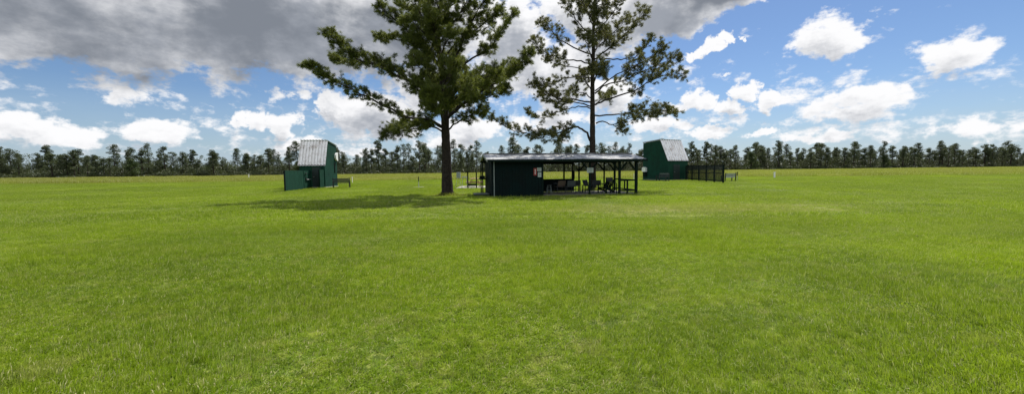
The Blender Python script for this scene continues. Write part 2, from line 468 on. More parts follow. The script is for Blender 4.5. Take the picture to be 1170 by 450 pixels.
# ------------------------------------------------------------------ ground
bm = bmesh.new()
bmesh.ops.create_circle(bm, cap_ends=True, segments=96, radius=5000)
me = bpy.data.meshes.new('ground'); bm.to_mesh(me); bm.free(); me.materials.append(M['turf'])
g_o = bpy.data.objects.new('ground', me); C.collection.objects.link(g_o)
tag(g_o, 'flat mown lawn turning to brown rough pasture towards the pines', None, None, 'structure')

# grass blades: tiles of blades, set out over the lawn with geometry nodes
SRC = bpy.data.collections.new('turf_tiles')
def tile(name, size, n, h, wdt, lean, dry=.03):
    bx = rng.uniform(-size/2, size/2, (n, 2))
    # blades bunch up into tufts
    k = max(6, int(n/26)); tc_ = rng.uniform(-size/2, size/2, (k, 2)); idx = rng.integers(0, k, n)
    th = rng.uniform(.6, 1.35, k)[idx]; tt = rng.uniform(0, .9, k)[idx]
    sel = rng.random(n) < .72
    bx[sel] = tc_[idx[sel]] + rng.normal(0, size*.028 if size < 1.5 else size*.018, (sel.sum(), 2))
    hh = h*th*rng.uniform(.5, 1.2, n); ww = wdt*rng.uniform(.6, 1.3, n)
    a = rng.uniform(0, 2*math.pi, n); la = rng.normal(0, 1.1, n)
    ln = np.abs(rng.normal(0, lean, n)); ln = np.minimum(ln, 1.6)
    sd = np.stack([np.cos(a), np.sin(a), np.zeros(n)], 1)*ww[:, None]/2
    dr = np.stack([np.cos(la), np.sin(la), np.zeros(n)], 1)
    b = np.concatenate([bx, np.zeros((n, 1))], 1)
    upz = np.array([0, 0, 1.0])
    mid = b + (upz*np.cos(ln*.45)[:, None] + dr*np.sin(ln*.45)[:, None])*(hh*.55)[:, None]
    tip = mid + (upz*np.cos(ln)[:, None] + dr*np.sin(ln)[:, None])*(hh*.5)[:, None]
    q1 = np.stack([b-sd, b+sd, mid+sd*.8, mid-sd*.8], 1)
    q2 = np.stack([mid-sd*.8, mid+sd*.8, tip+sd*.12, tip-sd*.12], 1)
    t = np.clip(.55*tt+.45*rng.uniform(0, .9, n), 0, .9); t[rng.random(n) < dry] = 1.0
    o = fast_mesh(name, np.concatenate([q1, q2]), 4, np.concatenate([t, t]), M['blade'], None, False)
    SRC.objects.link(o)
    return o
tile('a0', 1.0, 3400, .052, .0048, 1.1, .05); tile('a1', 1.0, 2800, .062, .0056, 1.4, .07); tile('a2', 1.0, 3200, .044, .0075, 1.6, .09); tile('a3', 1.0, 3400, .055, .0048, 1.0, .10)
for i in range(3): tile('b%d' % i, 2.2, 4200, .062, .010, 1.25, .09)
for i in range(3): tile('c%d' % i, 5.0, 3200, .34, .028, .45, .25)

def scatter(name, pts, rots, scales, idx, label):
    me = bpy.data.meshes.new(name)
    me.from_pydata([tuple(p) for p in pts], [], [])
    for nm, ty, dat in (('rot', 'FLOAT', rots), ('scl', 'FLOAT', scales), ('idx', 'INT', idx)):
        a = me.attributes.new(nm, ty, 'POINT'); a.data.foreach_set('value', np.asarray(dat, dtype=np.float32 if ty == 'FLOAT' else np.int32))
    me.materials.append(M['blade'])
    o = bpy.data.objects.new(name, me); C.collection.objects.link(o)
    t = bpy.data.node_groups.new(name, 'GeometryNodeTree')
    t.interface.new_socket('Geometry', in_out='INPUT', socket_type='NodeSocketGeometry')
    t.interface.new_socket('Geometry', in_out='OUTPUT', socket_type='NodeSocketGeometry')
    n = t.nodes; l = t.links
    gi = n.new('NodeGroupInput'); go = n.new('NodeGroupOutput')
    ci = n.new('GeometryNodeCollectionInfo'); ci.inputs[0].default_value = SRC; ci.inputs['Separate Children'].default_value = True; ci.inputs['Reset Children'].default_value = True
    ip = n.new('GeometryNodeInstanceOnPoints'); ip.inputs['Pick Instance'].default_value = True
    def attr(nm, ty):
        a = n.new('GeometryNodeInputNamedAttribute'); a.data_type = ty; a.inputs[0].default_value = nm
        return [s for s in a.outputs if s.enabled and s.name == 'Attribute'][0]
    cx = n.new('ShaderNodeCombineXYZ'); l.new(attr('rot', 'FLOAT'), cx.inputs[2])
    cs = n.new('ShaderNodeCombineXYZ'); sc_ = attr('scl', 'FLOAT')
    cs.inputs[0].default_value = 1; cs.inputs[1].default_value = 1; l.new(sc_, cs.inputs[2])
    l.new(gi.outputs[0], ip.inputs['Points']); l.new(ci.outputs[0], ip.inputs['Instance'])
    l.new(attr('idx', 'INT'), ip.inputs['Instance Index'])
    l.new(cx.outputs[0], ip.inputs['Rotation']); l.new(cs.outputs[0], ip.inputs['Scale'])
    l.new(ip.outputs[0], go.inputs[0])
    md = o.modifiers.new('scatter', 'NODES'); md.node_group = t
    tag(o, label, None, None, 'stuff')
    return o

NO_GRASS = []           # footprints (centre, half sizes, angle) kept bare: slabs and floors
def bare(p, pad=0.0):
    for (c, hx, hy, a) in NO_GRASS:
        dx, dy = p[0]-c[0], p[1]-c[1]
        x = dx*math.cos(a)+dy*math.sin(a); y = -dx*math.sin(a)+dy*math.cos(a)
        if abs(x) < hx+pad and abs(y) < hy+pad: return True
    return False

# ------------------------------------------------------------------ pavilion (club shelter)
PO = Vector((-1.12, 23.0, 0)); PA = R(11)
pav = empty('open_pavilion', PO, PA)
tag(pav, 'low dark green shelter with enclosed left room, open right bays and stained tin roof', 'pavilion')
NO_GRASS.append(((PO.x+4.75*math.cos(PA)-1.85*math.sin(PA), PO.y+4.75*math.sin(PA)+1.85*math.cos(PA)), 4.7, 1.75, PA))
LEN, DEP = 9.4, 3.5
WH = 2.03
b = MB().box((4.72, 1.97, .015), (9.30, 3.2, .05)); b.build('floor_slab', M['dark_floor'], pav)
def board_wall(x0, x1, y, z0, z1, axis='x', thick=.04, bw=.2, mb=None, gap=.012):
    """vertical boards, each a little proud or back of its neighbour"""
    mb = mb or MB(); n = max(1, round((x1-x0)/bw)); s = (x1-x0)/n
    for i in range(n):
        c = x0+s*(i+.5); d = random.uniform(-.004, .004)
        if axis == 'x': mb.box((c, y+d, (z0+z1)/2), (s-gap, thick, z1-z0))
        else: mb.box((y+d, c, (z0+z1)/2), (thick, s-gap, z1-z0))
    return mb
mb = board_wall(0.03, 3.02, .27, .03, 1.02); board_wall(0.03, 3.02, .275, 1.0, WH+.02, mb=mb)
mb.box((1.52, .315, 1.02), (2.94, .03, 1.95))
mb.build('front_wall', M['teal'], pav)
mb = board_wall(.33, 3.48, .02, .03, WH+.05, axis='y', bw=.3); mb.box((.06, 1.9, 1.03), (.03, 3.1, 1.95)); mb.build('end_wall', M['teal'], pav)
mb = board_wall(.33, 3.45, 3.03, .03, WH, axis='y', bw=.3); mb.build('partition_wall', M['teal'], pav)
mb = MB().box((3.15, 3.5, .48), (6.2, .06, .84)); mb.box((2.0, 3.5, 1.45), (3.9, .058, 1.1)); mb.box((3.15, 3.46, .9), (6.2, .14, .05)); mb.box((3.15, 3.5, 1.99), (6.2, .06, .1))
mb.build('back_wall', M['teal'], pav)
# window openings of the back wall: posts between them and insect screen frames
for x in (3.99, 5.53, 6.2):
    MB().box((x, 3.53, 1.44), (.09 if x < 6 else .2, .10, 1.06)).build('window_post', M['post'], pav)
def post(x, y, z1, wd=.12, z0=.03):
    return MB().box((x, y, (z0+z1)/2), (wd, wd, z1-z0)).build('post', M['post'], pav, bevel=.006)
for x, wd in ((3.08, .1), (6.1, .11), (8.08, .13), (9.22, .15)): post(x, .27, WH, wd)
for x, wd in ((6.62, .09), (8.5, .09), (9.3, .12)): post(x, 3.5, WH, wd)
for y in (2.35, 3.25): post(-.3, y, 2.05, .07, 0)
def brace(x, y, sx, sy=0):
    MB().bar((x, y, 1.45), (x+.48*sx, y+.48*sy, 1.99), .06, .09).build('brace', M['post'], pav)
for a in ((6.1, .27, 1), (6.1, .27, -1), (8.08, .27, 1), (8.08, .27, -1), (9.22, .27, -1), (6.62, 3.5, 1), (6.62, 3.5, -1), (8.5, 3.5, -1), (9.3, 3.5, -1)): brace(*a)
MB().box((4.7, .27, 2.10), (9.5, .1, .14)).build('front_beam', M['post'], pav)
MB().box((4.7, 3.5, 2.10), (9.5, .1, .14)).build('back_beam', M['post'], pav)
mb = MB()
for i in range(11):
    x = -.12+i*.96
    mb.bar((x, -.02, 2.16), (x, 1.87, 2.52), .05, .09); mb.bar((x, 3.76, 2.16), (x, 1.87, 2.52), .05, .09); mb.box((x, 1.87, 2.2), (.05, 3.3, .08))
mb.build('rafters', M['post'], pav)
EZ, RZ = 2.20, 2.60
def corrugated(length, a, b_, pitch=.11, amp=.012, thick=.004):
    """sheet ribbed down the slope between eave a=(y,z) and ridge b=(y,z), sagging and dented a little"""
    vs = []; fs = []; n = int(length/pitch)*4; rows = 6
    prof = (0, amp, amp, 0)
    for j in range(rows+1):
        t = j/rows
        for i in range(n+1):
            x = i*length/n
            z = a[1]+(b_[1]-a[1])*t + prof[i % 4] + .012*math.sin(x*1.3+j)*math.sin(x*.37+2*j) - .018*math.sin(math.pi*t)
            vs.append((x, a[0]+(b_[0]-a[0])*t, z))
    for j in range(rows):
        for i in range(n):
            k = j*(n+1)+i; fs.append((k, k+1, k+n+2, k+n+1))
    return vs, fs
for (ey, sgn) in ((-.12, 1), (3.86, -1)):
    vs, fs = corrugated(10.05, (ey, EZ), (1.87, RZ))
    o = MB().add([(v[0]-.3, v[1], v[2]) for v in vs], fs).build('roof', M['roof_old'], pav)
    so = o.modifiers.new('thickness', 'SOLIDIFY'); so.thickness = .006
MB().bar((-.31, 1.79, 2.605), (9.76, 1.79, 2.605), .2, .01, (0, .2, 1)).build('ridge_cap', M['roof_old'], pav)
for ey in (-.13, 3.87):
    MB().box((4.72, ey, 2.135), (10.0, .03, .13)).build('fascia', M['post'], pav)
for x in (-.32, 9.76):
    for y in (-.12, 3.86): MB().bar((x, y, 2.13), (x, 1.87, 2.53), .03, .13).build('gable_trim', M['trim'] if x < 0 else M['post'], pav)
mb = MB(); mb.prism([(-.0, .3, 2.06), (-.0, 3.5, 2.06), (-.0, 1.87, 2.5)], (.03, 0, 0)); mb.build('gable_end', M['teal'], pav)
MB().tube([(.12, .21, .03), (.12, .21, 2.12)], .03, 8).build('corner_pipe', M['bench_grey'], pav)
MB().box((.0, .25, 1.04), (.09, .09, 2.02)).build('corner_board', M['teal'], pav)
# end railing at the right
mb = MB(); mb.box((8.65, .27, .87), (1.02, .06, .09)); mb.box((8.65, .27, .24), (1.02, .06, .09)); mb.box((8.62, .27, .44), (.09, .07, .83))
mb.build('railing', M['post'], pav)
mb = MB(); mb.box((9.26, 1.9, .87), (.06, 3.1, .08)); mb.box((9.26, 1.9, .24), (.06, 3.1, .08)); mb.box((9.26, 1.9, .55), (.07, .07, .6))
mb.build('railing', M['post'], pav)
MB().box((-.27, 2.85, 1.02), (.36, 1.0, .06)).box((-.27, 2.85, 1.14), (.3, .5, .16)).build('side_shelf', M['post'], pav)
mb = MB()
for i in range(5): mb.box((-.52, .98+i*.26, .15), (.9, .24, .04))
mb.box((-.52, 1.1, .065), (.85, .09, .13)); mb.box((-.52, 1.95, .065), (.85, .09, .13))
mb.build('entry_step', M['grey_wood'], pav)

def lp(x, y, z=0.0):    # pavilion floor coordinates to world
    return Vector((PO.x + x*math.cos(PA) - y*math.sin(PA), PO.y + x*math.sin(PA) + y*math.cos(PA), z))

def sign(name, loc, rz, wd, ht, board, marks, mm, label, cat='sign', group=None):
    e = empty(name, loc, rz); tag(e, label, cat, group)
    MB().box((0, 0, ht/2), (wd, .014, ht)).build('board', board, e)
    if marks:
        mb = MB()
        for (x, z, a, c) in marks: mb.box((x*wd, -.0095, z*ht), (a*wd, .004, c*ht))
        mb.build('markings', mm, e)
    return e
sign('wall_sign', lp(2.62, .238, 1.24), PA, .19, .44, M['red'], [(0, .72, .22, .26), (0, .42, .42, .10), (.0, .25, .26, .10)], M['white'], 'narrow upright red sign with white marks on the dark front wall', 'sign')
sign('wall_notice', lp(2.87, .238, 1.50), PA, .27, .21, M['paper'], [(0, .78, .8, .06), (0, .56, .8, .06), (-.1, .34, .6, .06)], M['ink'], 'upper pale notice with grey lines at the front wall edge', 'notice', 'notices on the front wall')
sign('wall_notice', lp(2.89, .238, 1.14), PA, .22, .30, M['paper'], [(.05, .5, .28, .18), (0, .85, .7, .05)], M['ink'], 'lower upright pale notice with a dark spot in its middle', 'notice', 'notices on the front wall')
sign('post_sign', lp(6.1, .207, 1.37), PA, .42, .30, M['paper'], [(0, .75, .78, .07), (0, .52, .7, .07), (0, .29, .74, .07)], M['ink'], 'wide pale sign with grey lines nailed to front pavilion post', 'sign')
sign('hanging_sign', lp(5.9, 2.4, 1.50), PA, .25, .36, M['tan_sign'], [(0, .7, .6, .06), (0, .5, .6, .06)], M['ink'], 'small tan board hanging inside the pavilion beside the thick post', 'sign')
hs = MB().tube([(-.08, 0, .35), (-.08, 0, .70)], .004, 5).tube([(.08, 0, .35), (.08, 0, .70)], .004, 5).build('cord', M['iron'], bpy.data.objects['hanging_sign'])

# ------------------------------------------------------------------ chairs under the roof
def make_chair(sling, label, w_=.58, back=.80):
    e = empty('patio_chair', (0, 0, 0)); tag(e, label, 'chair', 'chairs under the pavilion roof')
    for s in (-1, 1):
        MB().tube([(s*w_/2, -.27, 0), (s*w_/2, -.25, .60)], .016, 7).build('leg', M['iron'], e)
        MB().tube([(s*w_/2, .26, 0), (s*w_/2*.98, .20, .45), (s*w_/2*.96, .33, back+.02)], .016, 7).build('leg', M['iron'], e)
        MB().box((s*w_/2, -.03, .61), (.055, .54, .028)).build('armrest', M['iron'], e)
    mb = MB()
    for i in range(8):
        y0 = -.25+i*.058
        mb.box((0, y0+.029, .415-.012*math.sin(i*.4)), (w_-.06, .062, .018))
    mb.build('seat', sling, e)
    MB().bar((0, .225, .46), (0, .33, back), w_-.05, .018, (0, 1, 0)).build('backrest', sling, e)
    for yy in (.24, -.26): MB().tube([(-w_/2, yy, .2), (w_/2, yy, .2)], .010, 6).build('stretcher', M['iron'], e)
    return e
def put(e, x, y, rz, base=.06):
    e.location = lp(x, y, base); e.rotation_euler = (0, 0, PA+rz)
def again(e, label, **mats):
    c = copy_tree(e); c['label'] = label
    if mats:
        for k in kids(c):
            nm = k.name.split('.')[0]
            if nm in mats:
                k.data = k.data.copy(); k.data.materials[0] = mats[nm]
    return c
ch = make_chair(M['sling_tan'], 'tan backed armchair in front of the dark back wall')
put(ch, 4.7, 1.9, R(188))
c2 = again(ch, 'grey backed armchair right of the tan backed one', seat=M['sling_grey'], backrest=M['sling_grey']); put(c2, 5.35, 1.7, R(176))
c3 = again(ch, 'dark armchair below the small tan hanging board', seat=M['sling_dark'], backrest=M['sling_dark']); put(c3, 5.85, 2.0, R(160))
c4 = again(c3, 'dark armchair partly behind the post with the pale sign'); put(c4, 6.85, 2.3, R(35))
c5 = again(c3, 'dark armchair right of the pale post sign, back to the field'); put(c5, 7.0, 1.2, R(-12))
def make_adirondack():
    e = empty('lounge_chair', (0, 0, 0)); tag(e, 'dark low lounge chair with sloping slatted back beside the tall chair', 'chair', 'chairs under the pavilion roof')
    mb = MB()
    for i in range(5):
        x = -.24+i*.12; mb.bar((x, .12, .28), (x*1.1, .50, .92-.03*abs(i-2)), .10, .02, (0, 1, 0))
    mb.build('backrest', M['post'], e)
    mb = MB()
    for i in range(5): mb.box((0, -.38+i*.115, .36-.02*i), (.54, .10, .022))
    mb.build('seat', M['post'], e)
    for s in (-1, 1):
        MB().box((s*.30, -.38, .27), (.035, .10, .54)).build('leg', M['post'], e)
        MB().bar((s*.30, -.42, .32), (s*.30, .50, .06), .03, .12).build('leg', M['post'], e)
        MB().box((s*.33, -.07, .555), (.13, .74, .025)).build('armrest', M['post'], e)
    return e
ad = make_adirondack(); put(ad, 7.45, .9, R(-62))
def make_bar_chair():
    e = empty('tall_chair', (0, 0, 0)); tag(e, 'tall dark chair with square back next to the end railing', 'chair', 'chairs under the pavilion roof')
    for s in (-1, 1):
        MB().box((s*.23, -.22, .31), (.045, .045, .62)).build('leg', M['post'], e)
        MB().bar((s*.23, .20, 0), (s*.23, .27, .97), .045, .045, (0, 1, 0)).build('leg', M['post'], e)
        MB().box((s*.25, -.0, .76), (.05, .46, .025)).build('armrest', M['post'], e)
    MB().box((0, -.01, .63), (.50, .46, .03)).build('seat', M['post'], e)
    MB().bar((0, .215, .72), (0, .262, .98), .44, .02, (0, 1, 0)).build('backrest', M['sling_dark'], e)
    for c_, z_ in (((0, -.22, .25), (.42, .03, .04)), ((0, .21, .25), (.42, .03, .04)), ((.23, 0, .32), (.03, .40, .04)), ((-.23, 0, .32), (.03, .40, .04))): MB().box(c_, z_).build('stretcher', M['post'], e)
    return e
bc = make_bar_chair(); put(bc, 7.72, .62, R(8))
def make_stool():
    e = empty('low_stool', (0, 0, 0)); tag(e, 'small stool in the dark bay right of the front wall', 'stool')
    MB().tube([(0, 0, .52), (0, 0, .555)], .17, 14).build('seat', M['sling_dark'], e)
    for k in range(4):
        a = k*math.pi/2+.78
        MB().tube([(.22*math.cos(a), .22*math.sin(a), 0), (.12*math.cos(a), .12*math.sin(a), .52)], .016, 6).build('leg', M['bench_grey'], e)
    mb = MB()
    for k in range(4):
        a = k*math.pi/2+.78; c = a+math.pi/2
        mb.tube([(.18*math.cos(a), .18*math.sin(a), .2), (.18*math.cos(c), .18*math.sin(c), .2)], .010, 5)
    mb.build('stretcher', M['bench_grey'], e)
    return e
st = make_stool(); put(st, 3.85, 1.5, 0)
def make_table():
    e = empty('side_table', (0, 0, 0)); tag(e, 'small dark table between the chairs near the pale sign post', 'table')
    mb = MB()
    for i in range(5): mb.box((0, -.22+i*.11, .50), (.56, .10, .025))
    mb.build('table_top', M['post'], e)
    for x in (-.24, .24):
        for y in (-.2, .2): MB().box((x, y, .245), (.04, .04, .49)).build('leg', M['post'], e)
    MB().box((0, 0, .2), (.5, .42, .02)).build('shelf', M['post'], e)
    return e
tb = make_table(); put(tb, 6.35, 1.3, R(5))

# ------------------------------------------------------------------ skeet houses
def house(name, origin, ang, wd, prof, side, door, label, lap=.19):
    """front wall along local +x from the origin, side wall runs back along +y at x=0 (side=-1) or x=wd (side=1).
    prof: ((0,eave),(ridge_y,ridge_z),(depth,back_z))"""
    e = empty(name, origin, ang); tag(e, label, 'shed', 'skeet trap houses')
    (y0, z0), (y1, z1), (y2, z2) = prof
    MB().box((wd/2, y2/2, .05), (wd+.12, y2+.12, .10)).build('base_slab', M['concrete'], e)
    def zr(y): return z0+(z1-z0)*y/y1 if y < y1 else z1+(z2-z1)*(y-y1)/(y2-y1)
    # lapped boards of both side walls, cut to the roof line
    for xs, sg in ((0, -1), (wd, 1)):
        mb = MB(); z = .10
        while z < z1-.02:
            zt = min(z+lap, z1-.01)
            lo = 0.0 if zt <= z0 else y1*(zt-z0)/(z1-z0)
            lo_b = 0.0 if z <= z0 else y1*(z-z0)/(z1-z0)
            hi = y2 if zt <= z2 else y1+(y2-y1)*(z1-zt)/(z1-z2)
            hi_b = y2 if z <= z2 else y1+(y2-y1)*(z1-z)/(z1-z2)
            if hi_b-lo_b > .02:
                hi = max(hi, lo+.01)
                vs = [(xs+sg*.022, lo_b, z), (xs+sg*.022, hi_b, z), (xs+sg*.006, hi, zt), (xs+sg*.006, lo, zt),
                      (xs-sg*.04, lo_b, z), (xs-sg*.04, hi_b, z), (xs-sg*.04, hi, zt), (xs-sg*.04, lo, zt)]
                mb.add(vs, [(0, 1, 2, 3), (7, 6, 5, 4), (0, 4, 5, 1), (1, 5, 6, 2), (2, 6, 7, 3), (3, 7, 4, 0)])
            z += lap
        mb.build('side_wall', M['green'], e)
    mb = board_wall(.05, door[0], .05, .1, z0-.05, bw=.2); board_wall(door[1], wd-.05, .05, .1, z0-.05, mb=mb)
    mb.box(((door[0]+door[1])/2, .05, (z0+2.0)/2-.02), (door[1]-door[0], .04, z0-2.02))
    mb.box((wd/2, .095, z0/2+.02), (wd-.1, .03, z0-.2))
    mb.build('front_wall', M['green_wood'], e)
    board_wall(.05, wd-.05, y2-.05, .1, z2-.06, bw=.25).build('back_wall', M['green_wood'], e)
    d = MB().box(((door[0]+door[1])/2, .04, 1.05), (door[1]-door[0]-.04, .05, 1.88)); 
    for zz in (.35, 1.05, 1.75): d.box(((door[0]+door[1])/2, .012, zz), (door[1]-door[0]-.16, .015, .1))
    do = d.build('door', M['black_door'], e)
    MB().tube([(door[0]+.12, -.01, 1.08), (door[0]+.12, -.05, 1.08), (door[0]+.24, -.05, 1.08)], .014, 7).build('handle', M['steel'], do)
    # steep ribbed metal roof towards the front, shallow one towards the back
    def sheet(ya, za, yb, zb, nm):
        d_ = Vector((0, yb-ya, zb-za)); L = d_.length; d_.normalize(); nrm = Vector((1, 0, 0)).cross(d_)
        if nrm.z < 0: nrm = -nrm
        vs = []; fs = []; pitch = wd/9.0; n = 9; xs = []
        for i in range(n):
            x = -.10 + i*(wd+.2)/n; p = (wd+.2)/n
            xs += [(x, 0), (x+p*.08, .075), (x+p*.24, .075), (x+p*.32, 0), (x+p*.62, 0), (x+p*.66, .009), (x+p*.72, 0)]
        xs.append((wd+.10, 0))
        for j, (t, dz) in enumerate(((-.08, 0), (L/2, 0), (L+.02, 0))):
            for x, h in xs:
                p = Vector((x, ya, za)) + d_*t + nrm*(h+.045); vs.append(p)
        m_ = len(xs)
        for j in range(2):
            for i in range(m_-1): fs.append((j*m_+i, j*m_+i+1, (j+1)*m_+i+1, (j+1)*m_+i))
        o = MB().add(vs, fs).build('roof', M['roof'], e)
        so = o.modifiers.new('thickness', 'SOLIDIFY'); so.thickness = .006
        for xx in (-.03, wd+.03): MB().bar(Vector((xx, ya, za)), Vector((xx, yb, zb)), .05, .07, (0, nrm.y, nrm.z)).build('roof_trim', M['trim'] if nm == 'back' else M['green'], e)
    sheet(0, z0, y1, z1, 'front'); sheet(y2, z2, y1, z1, 'back')
    cap = MB()
    for i in range(9):
        x = -.10+(i+.18)*(wd+.2)/9; cap.box((x, y1, z1+.085), (.12, .16, .05))
    cap.box((wd/2, y1, z1+.055), (wd+.2, .22, .03))
    cap.build('ridge_cap', M['steel'], e)
    MB().box((wd/2, -.03, z0-.02), (wd+.16, .05, .12)).build('eave_board', M['post'], e)
    return e

def hood(e, x, y, z, sg, w_, h_, d_, round_top):
    """white plastic hood round the target opening"""
    mb = MB(); n = 8; poly = []
    if round_top:
        for k in range(n+1):
            a = math.pi/2+math.pi*k/n; poly.append((x, y+math.cos(a)*w_, z+math.sin(a)*h_*.5))
    else:
        poly = [(x, y-w_/2, z-h_/2), (x, y+w_/2, z-h_/2), (x, y+w_/2, z+h_*.35), (x, y, z+h_/2), (x, y-w_/2, z+h_*.35)]
    mb.prism(poly, (sg*d_, 0, 0)); o = mb.build('hood', M['white'], e)
    MB().box((x+sg*(d_*.5), y-w_*.2, z-h_/2-.004), (d_*.6, w_*.4, .008)).build('opening', M['iron'], o)
    return o

ha = math.atan2(-(40.6-37.6)*0, 1)
hp = Vector((-20.17, 37.6, 0))
high = house('high_trap_house', hp, R(2.2), 2.36, ((0, 2.20), (.75, 4.52), (2.9, 4.16)), 1, (1.15, 2.0), 'tall narrow green shed with steep ribbed roof at the left of the field')
hood(high, 2.36+.02, 2.86, 3.04, 1, .52, .84, .16, True)
MB().box((2.36+.035, 2.30, 1.95), (.05, .22, .95)).build('wall_cabinet', M['post'], high)
hp2 = Vector((19.46, 49.3, 0))
low = house('low_trap_house', hp2, R(29), 3.75, ((0, 2.52), (1.2, 5.12), (4.0, 4.92)), -1, (1.05, 2.25), 'wide dark green shed with steep ribbed roof at the right of the field')
hood(low, -.02, 3.6, 1.42, -1, .6, .62, .32, False)
MB().box((-.14, 3.55, .8), (.24, .5, .58)).build('wall_cabinet', M['post'], low)
NO_GRASS.append(((hp.x+1.2, hp.y+1.45), 1.3, 1.55, 0)); NO_GRASS.append(((hp2.x+1.9*.87-2*.485, hp2.y+1.9*.485+2*.87), 1.95, 2.05, R(29)))

# solid board fence with its gate, in front of the tall shed
FA, FB = Vector((-18.35, 31.9, 0)), Vector((-18.98, 37.45, 0))
fd = (FB-FA); fl = fd.length; fang = math.atan2(fd.y, fd.x)
fe = empty('board_fence', FA, fang); tag(fe, 'green vertical board fence with a gate running out from the tall narrow shed', 'fence', 'fences in front of the sheds')
FH = 1.69
board_wall(.06, fl*.66, 0, .03, FH, bw=.145).build('board_panel', M['green_wood'], fe)
gt = board_wall(fl*.68, fl-.1, 0, .06, FH-.01, bw=.145).build('gate', M['green_wood'], fe)
MB().box((fl*.7+.28, -.06, .92), (.16, .05, .34)).build('latch', M['iron'], gt)
MB().tube([(fl*.7+.1, -.08, 1.4), (fl*.7+.34, -.10, 1.4)], .05, 8).build('hinge', M['iron'], gt)
MB().tube([(fl*.7+.3, -.10, .86), (fl*.7+1.2, -.10, .86)], .035, 8).build('handle', M['steel'], gt)
for x in (.02, fl*.67, fl-.04): MB().box((x, .08 if x > 1 else 0, FH/2+.01), (.10, .10, FH)).build('post', M['post'], fe)
for z in (.35, 1.4): MB().box((fl/2, .05, z), (fl-.2, .04, .09)).build('rail', M['green_wood'], fe)
# short wing wall at the other side of the door
we = empty('wing_fence', (-17.86, 36.75, 0), R(90)); tag(we, 'short green board wing beside the door of the tall narrow shed', 'fence', 'fences in front of the sheds')
board_wall(0, .78, 0, .03, 1.74, bw=.145).build('board_panel', M['green_wood'], we)
MB().box((.03, .06, .87), (.09, .08, 1.74)).build('post', M['post'], we)

# open framed and meshed fence at the low shed
GA, GB = Vector((21.8, 40.7, 0)), Vector((22.35, 50.7, 0))
gd = GB-GA; gl = gd.length
ge = empty('mesh_fence', GA, math.atan2(gd.y, gd.x)); tag(ge, 'dark see-through framed mesh fence running out from the wide green shed', 'fence', 'fences in front of the sheds')
GH = 1.86
for i in range(6): MB().box((gl*i/5, 0, GH/2), (.15 if i == 0 else .11, .12, GH)).build('post', M['post'], ge)
for z in (.22, .98, 1.80): MB().box((gl/2, .0, z), (gl, .05, .10 if z < 1.5 else .13)).build('rail', M['post'], ge)
mb = MB()
for i in range(5):
    for k in (.14, .28, .42, .56, .70, .84): mb.box((gl*(i+k)/5, .0, .95), (.06, .04, 1.7))
mb.build('pickets', M['post'], ge)
mb = MB()
n = int(gl/.05)
for i in range(n): mb.box((i*gl/n, .04, .97), (.020, .006, 1.72))
for i in range(36): mb.box((gl/2, .046, .12+i*.048), (gl, .005, .008))
mb.build('wire_mesh', M['iron'], ge)

# ------------------------------------------------------------------ benches
def make_bench(mat):
    e = empty('slatted_bench', (0, 0, 0)); L = 1.42
    mb = MB()
    for i in range(5): mb.box((0, -.22+i*.105, .43-.006*i), (L, .085, .028))
    mb.build('seat', mat, e)
    mb = MB()
    for i in range(5):
        z = .50+i*.078; hw = L/2 if i < 4 else L/2-.12
        mb.bar((-hw, .235+i*.018, z), (hw, .235+i*.018, z), .026, .066)
    mb.build('backrest', mat, e)
    for s in (-1, 1):
        MB().box((s*(L/2-.05), -.22, .31), (.07, .08, .62)).build('leg', M['iron'], e)
        MB().bar((s*(L/2-.05), .25, 0), (s*(L/2-.05), .31, .90), .07, .07, (0, 1, 0)).build('leg', M['iron'], e)
        MB().box((s*(L/2-.05), .0, .635), (.06, .54, .03)).build('armrest', mat, e)
    return e
be = make_bench(M['bench']); be.location = (-16.05, 37.2, 0); be.rotation_euler = (0, 0, R(28))
be.scale = (1.08, 1.08, 1.08)
tag(be, 'dark slatted bench beside the tall narrow green shed', 'bench', 'benches by the sheds')
b2 = again(be, 'dark slatted bench with light top rail at the wide shed wall'); b2.location = (18.15, 47.6, 0); b2.rotation_euler = (0, 0, R(-62))
MB().box((0, .315, .845), (1.36, .06, .03)).build('top_rail', M['trim'], b2)
b3 = again(be, 'weathered grey bench behind the far end of the mesh fence', seat=M['bench_grey'], backrest=M['bench_grey'], armrest=M['bench_grey']); b3.location = (24.9, 45.4, 0); b3.rotation_euler = (0, 0, R(195))

# ------------------------------------------------------------------ station with table, stand and posts behind the pavilion
sl = MB().box((-3.6, 35.9, .03), (2.5, 4.2, .06)).build('concrete_pad', M['old_concrete']); tag(sl, 'pale concrete pad under the wooden picnic table', None, None, 'structure')
NO_GRASS.append(((-3.6, 35.9), 1.25, 2.1, 0))
sf = empty('shooting_station_frame', (-3.41, 33.9, .06), 0); tag(sf, 'two dark green posts joined by a low rail in front of the picnic table', 'frame')
for x in (-.37, .37): MB().box((x, 0, .68), (.10, .10, 1.36)).build('post', M['post'], sf)
MB().box((0, .0, .27), (.64, .06, .16)).build('rail', M['post'], sf)
pt = empty('picnic_table', (-3.45, 36.4, .06), 0); tag(pt, 'tan wooden picnic table standing on the concrete pad', 'table')
mb = MB()
for i in range(5): mb.box((-.30+i*.15, 0, .74), (.14, 1.6, .035))
mb.build('table_top', M['tan_wood'], pt)
for s in (-1, 1):
    mb = MB(); mb.box((s*.62-.07, 0, .44), (.13, 1.6, .035)); mb.box((s*.62+.07, 0, .44), (.13, 1.6, .035)); mb.build('bench_seat', M['tan_wood'], pt)
for y in (-.6, .6):
    MB().bar((-.55, y, 0), (-.18, y, .72), .04, .09, (0, 1, 0)).build('leg', M['tan_wood'], pt)
    MB().bar((.55, y, 0), (.18, y, .72), .04, .09, (0, 1, 0)).build('leg', M['tan_wood'], pt)
    MB().box((0, y+.045, .40), (1.5, .04, .09)).build('crossbar', M['tan_wood'], pt)
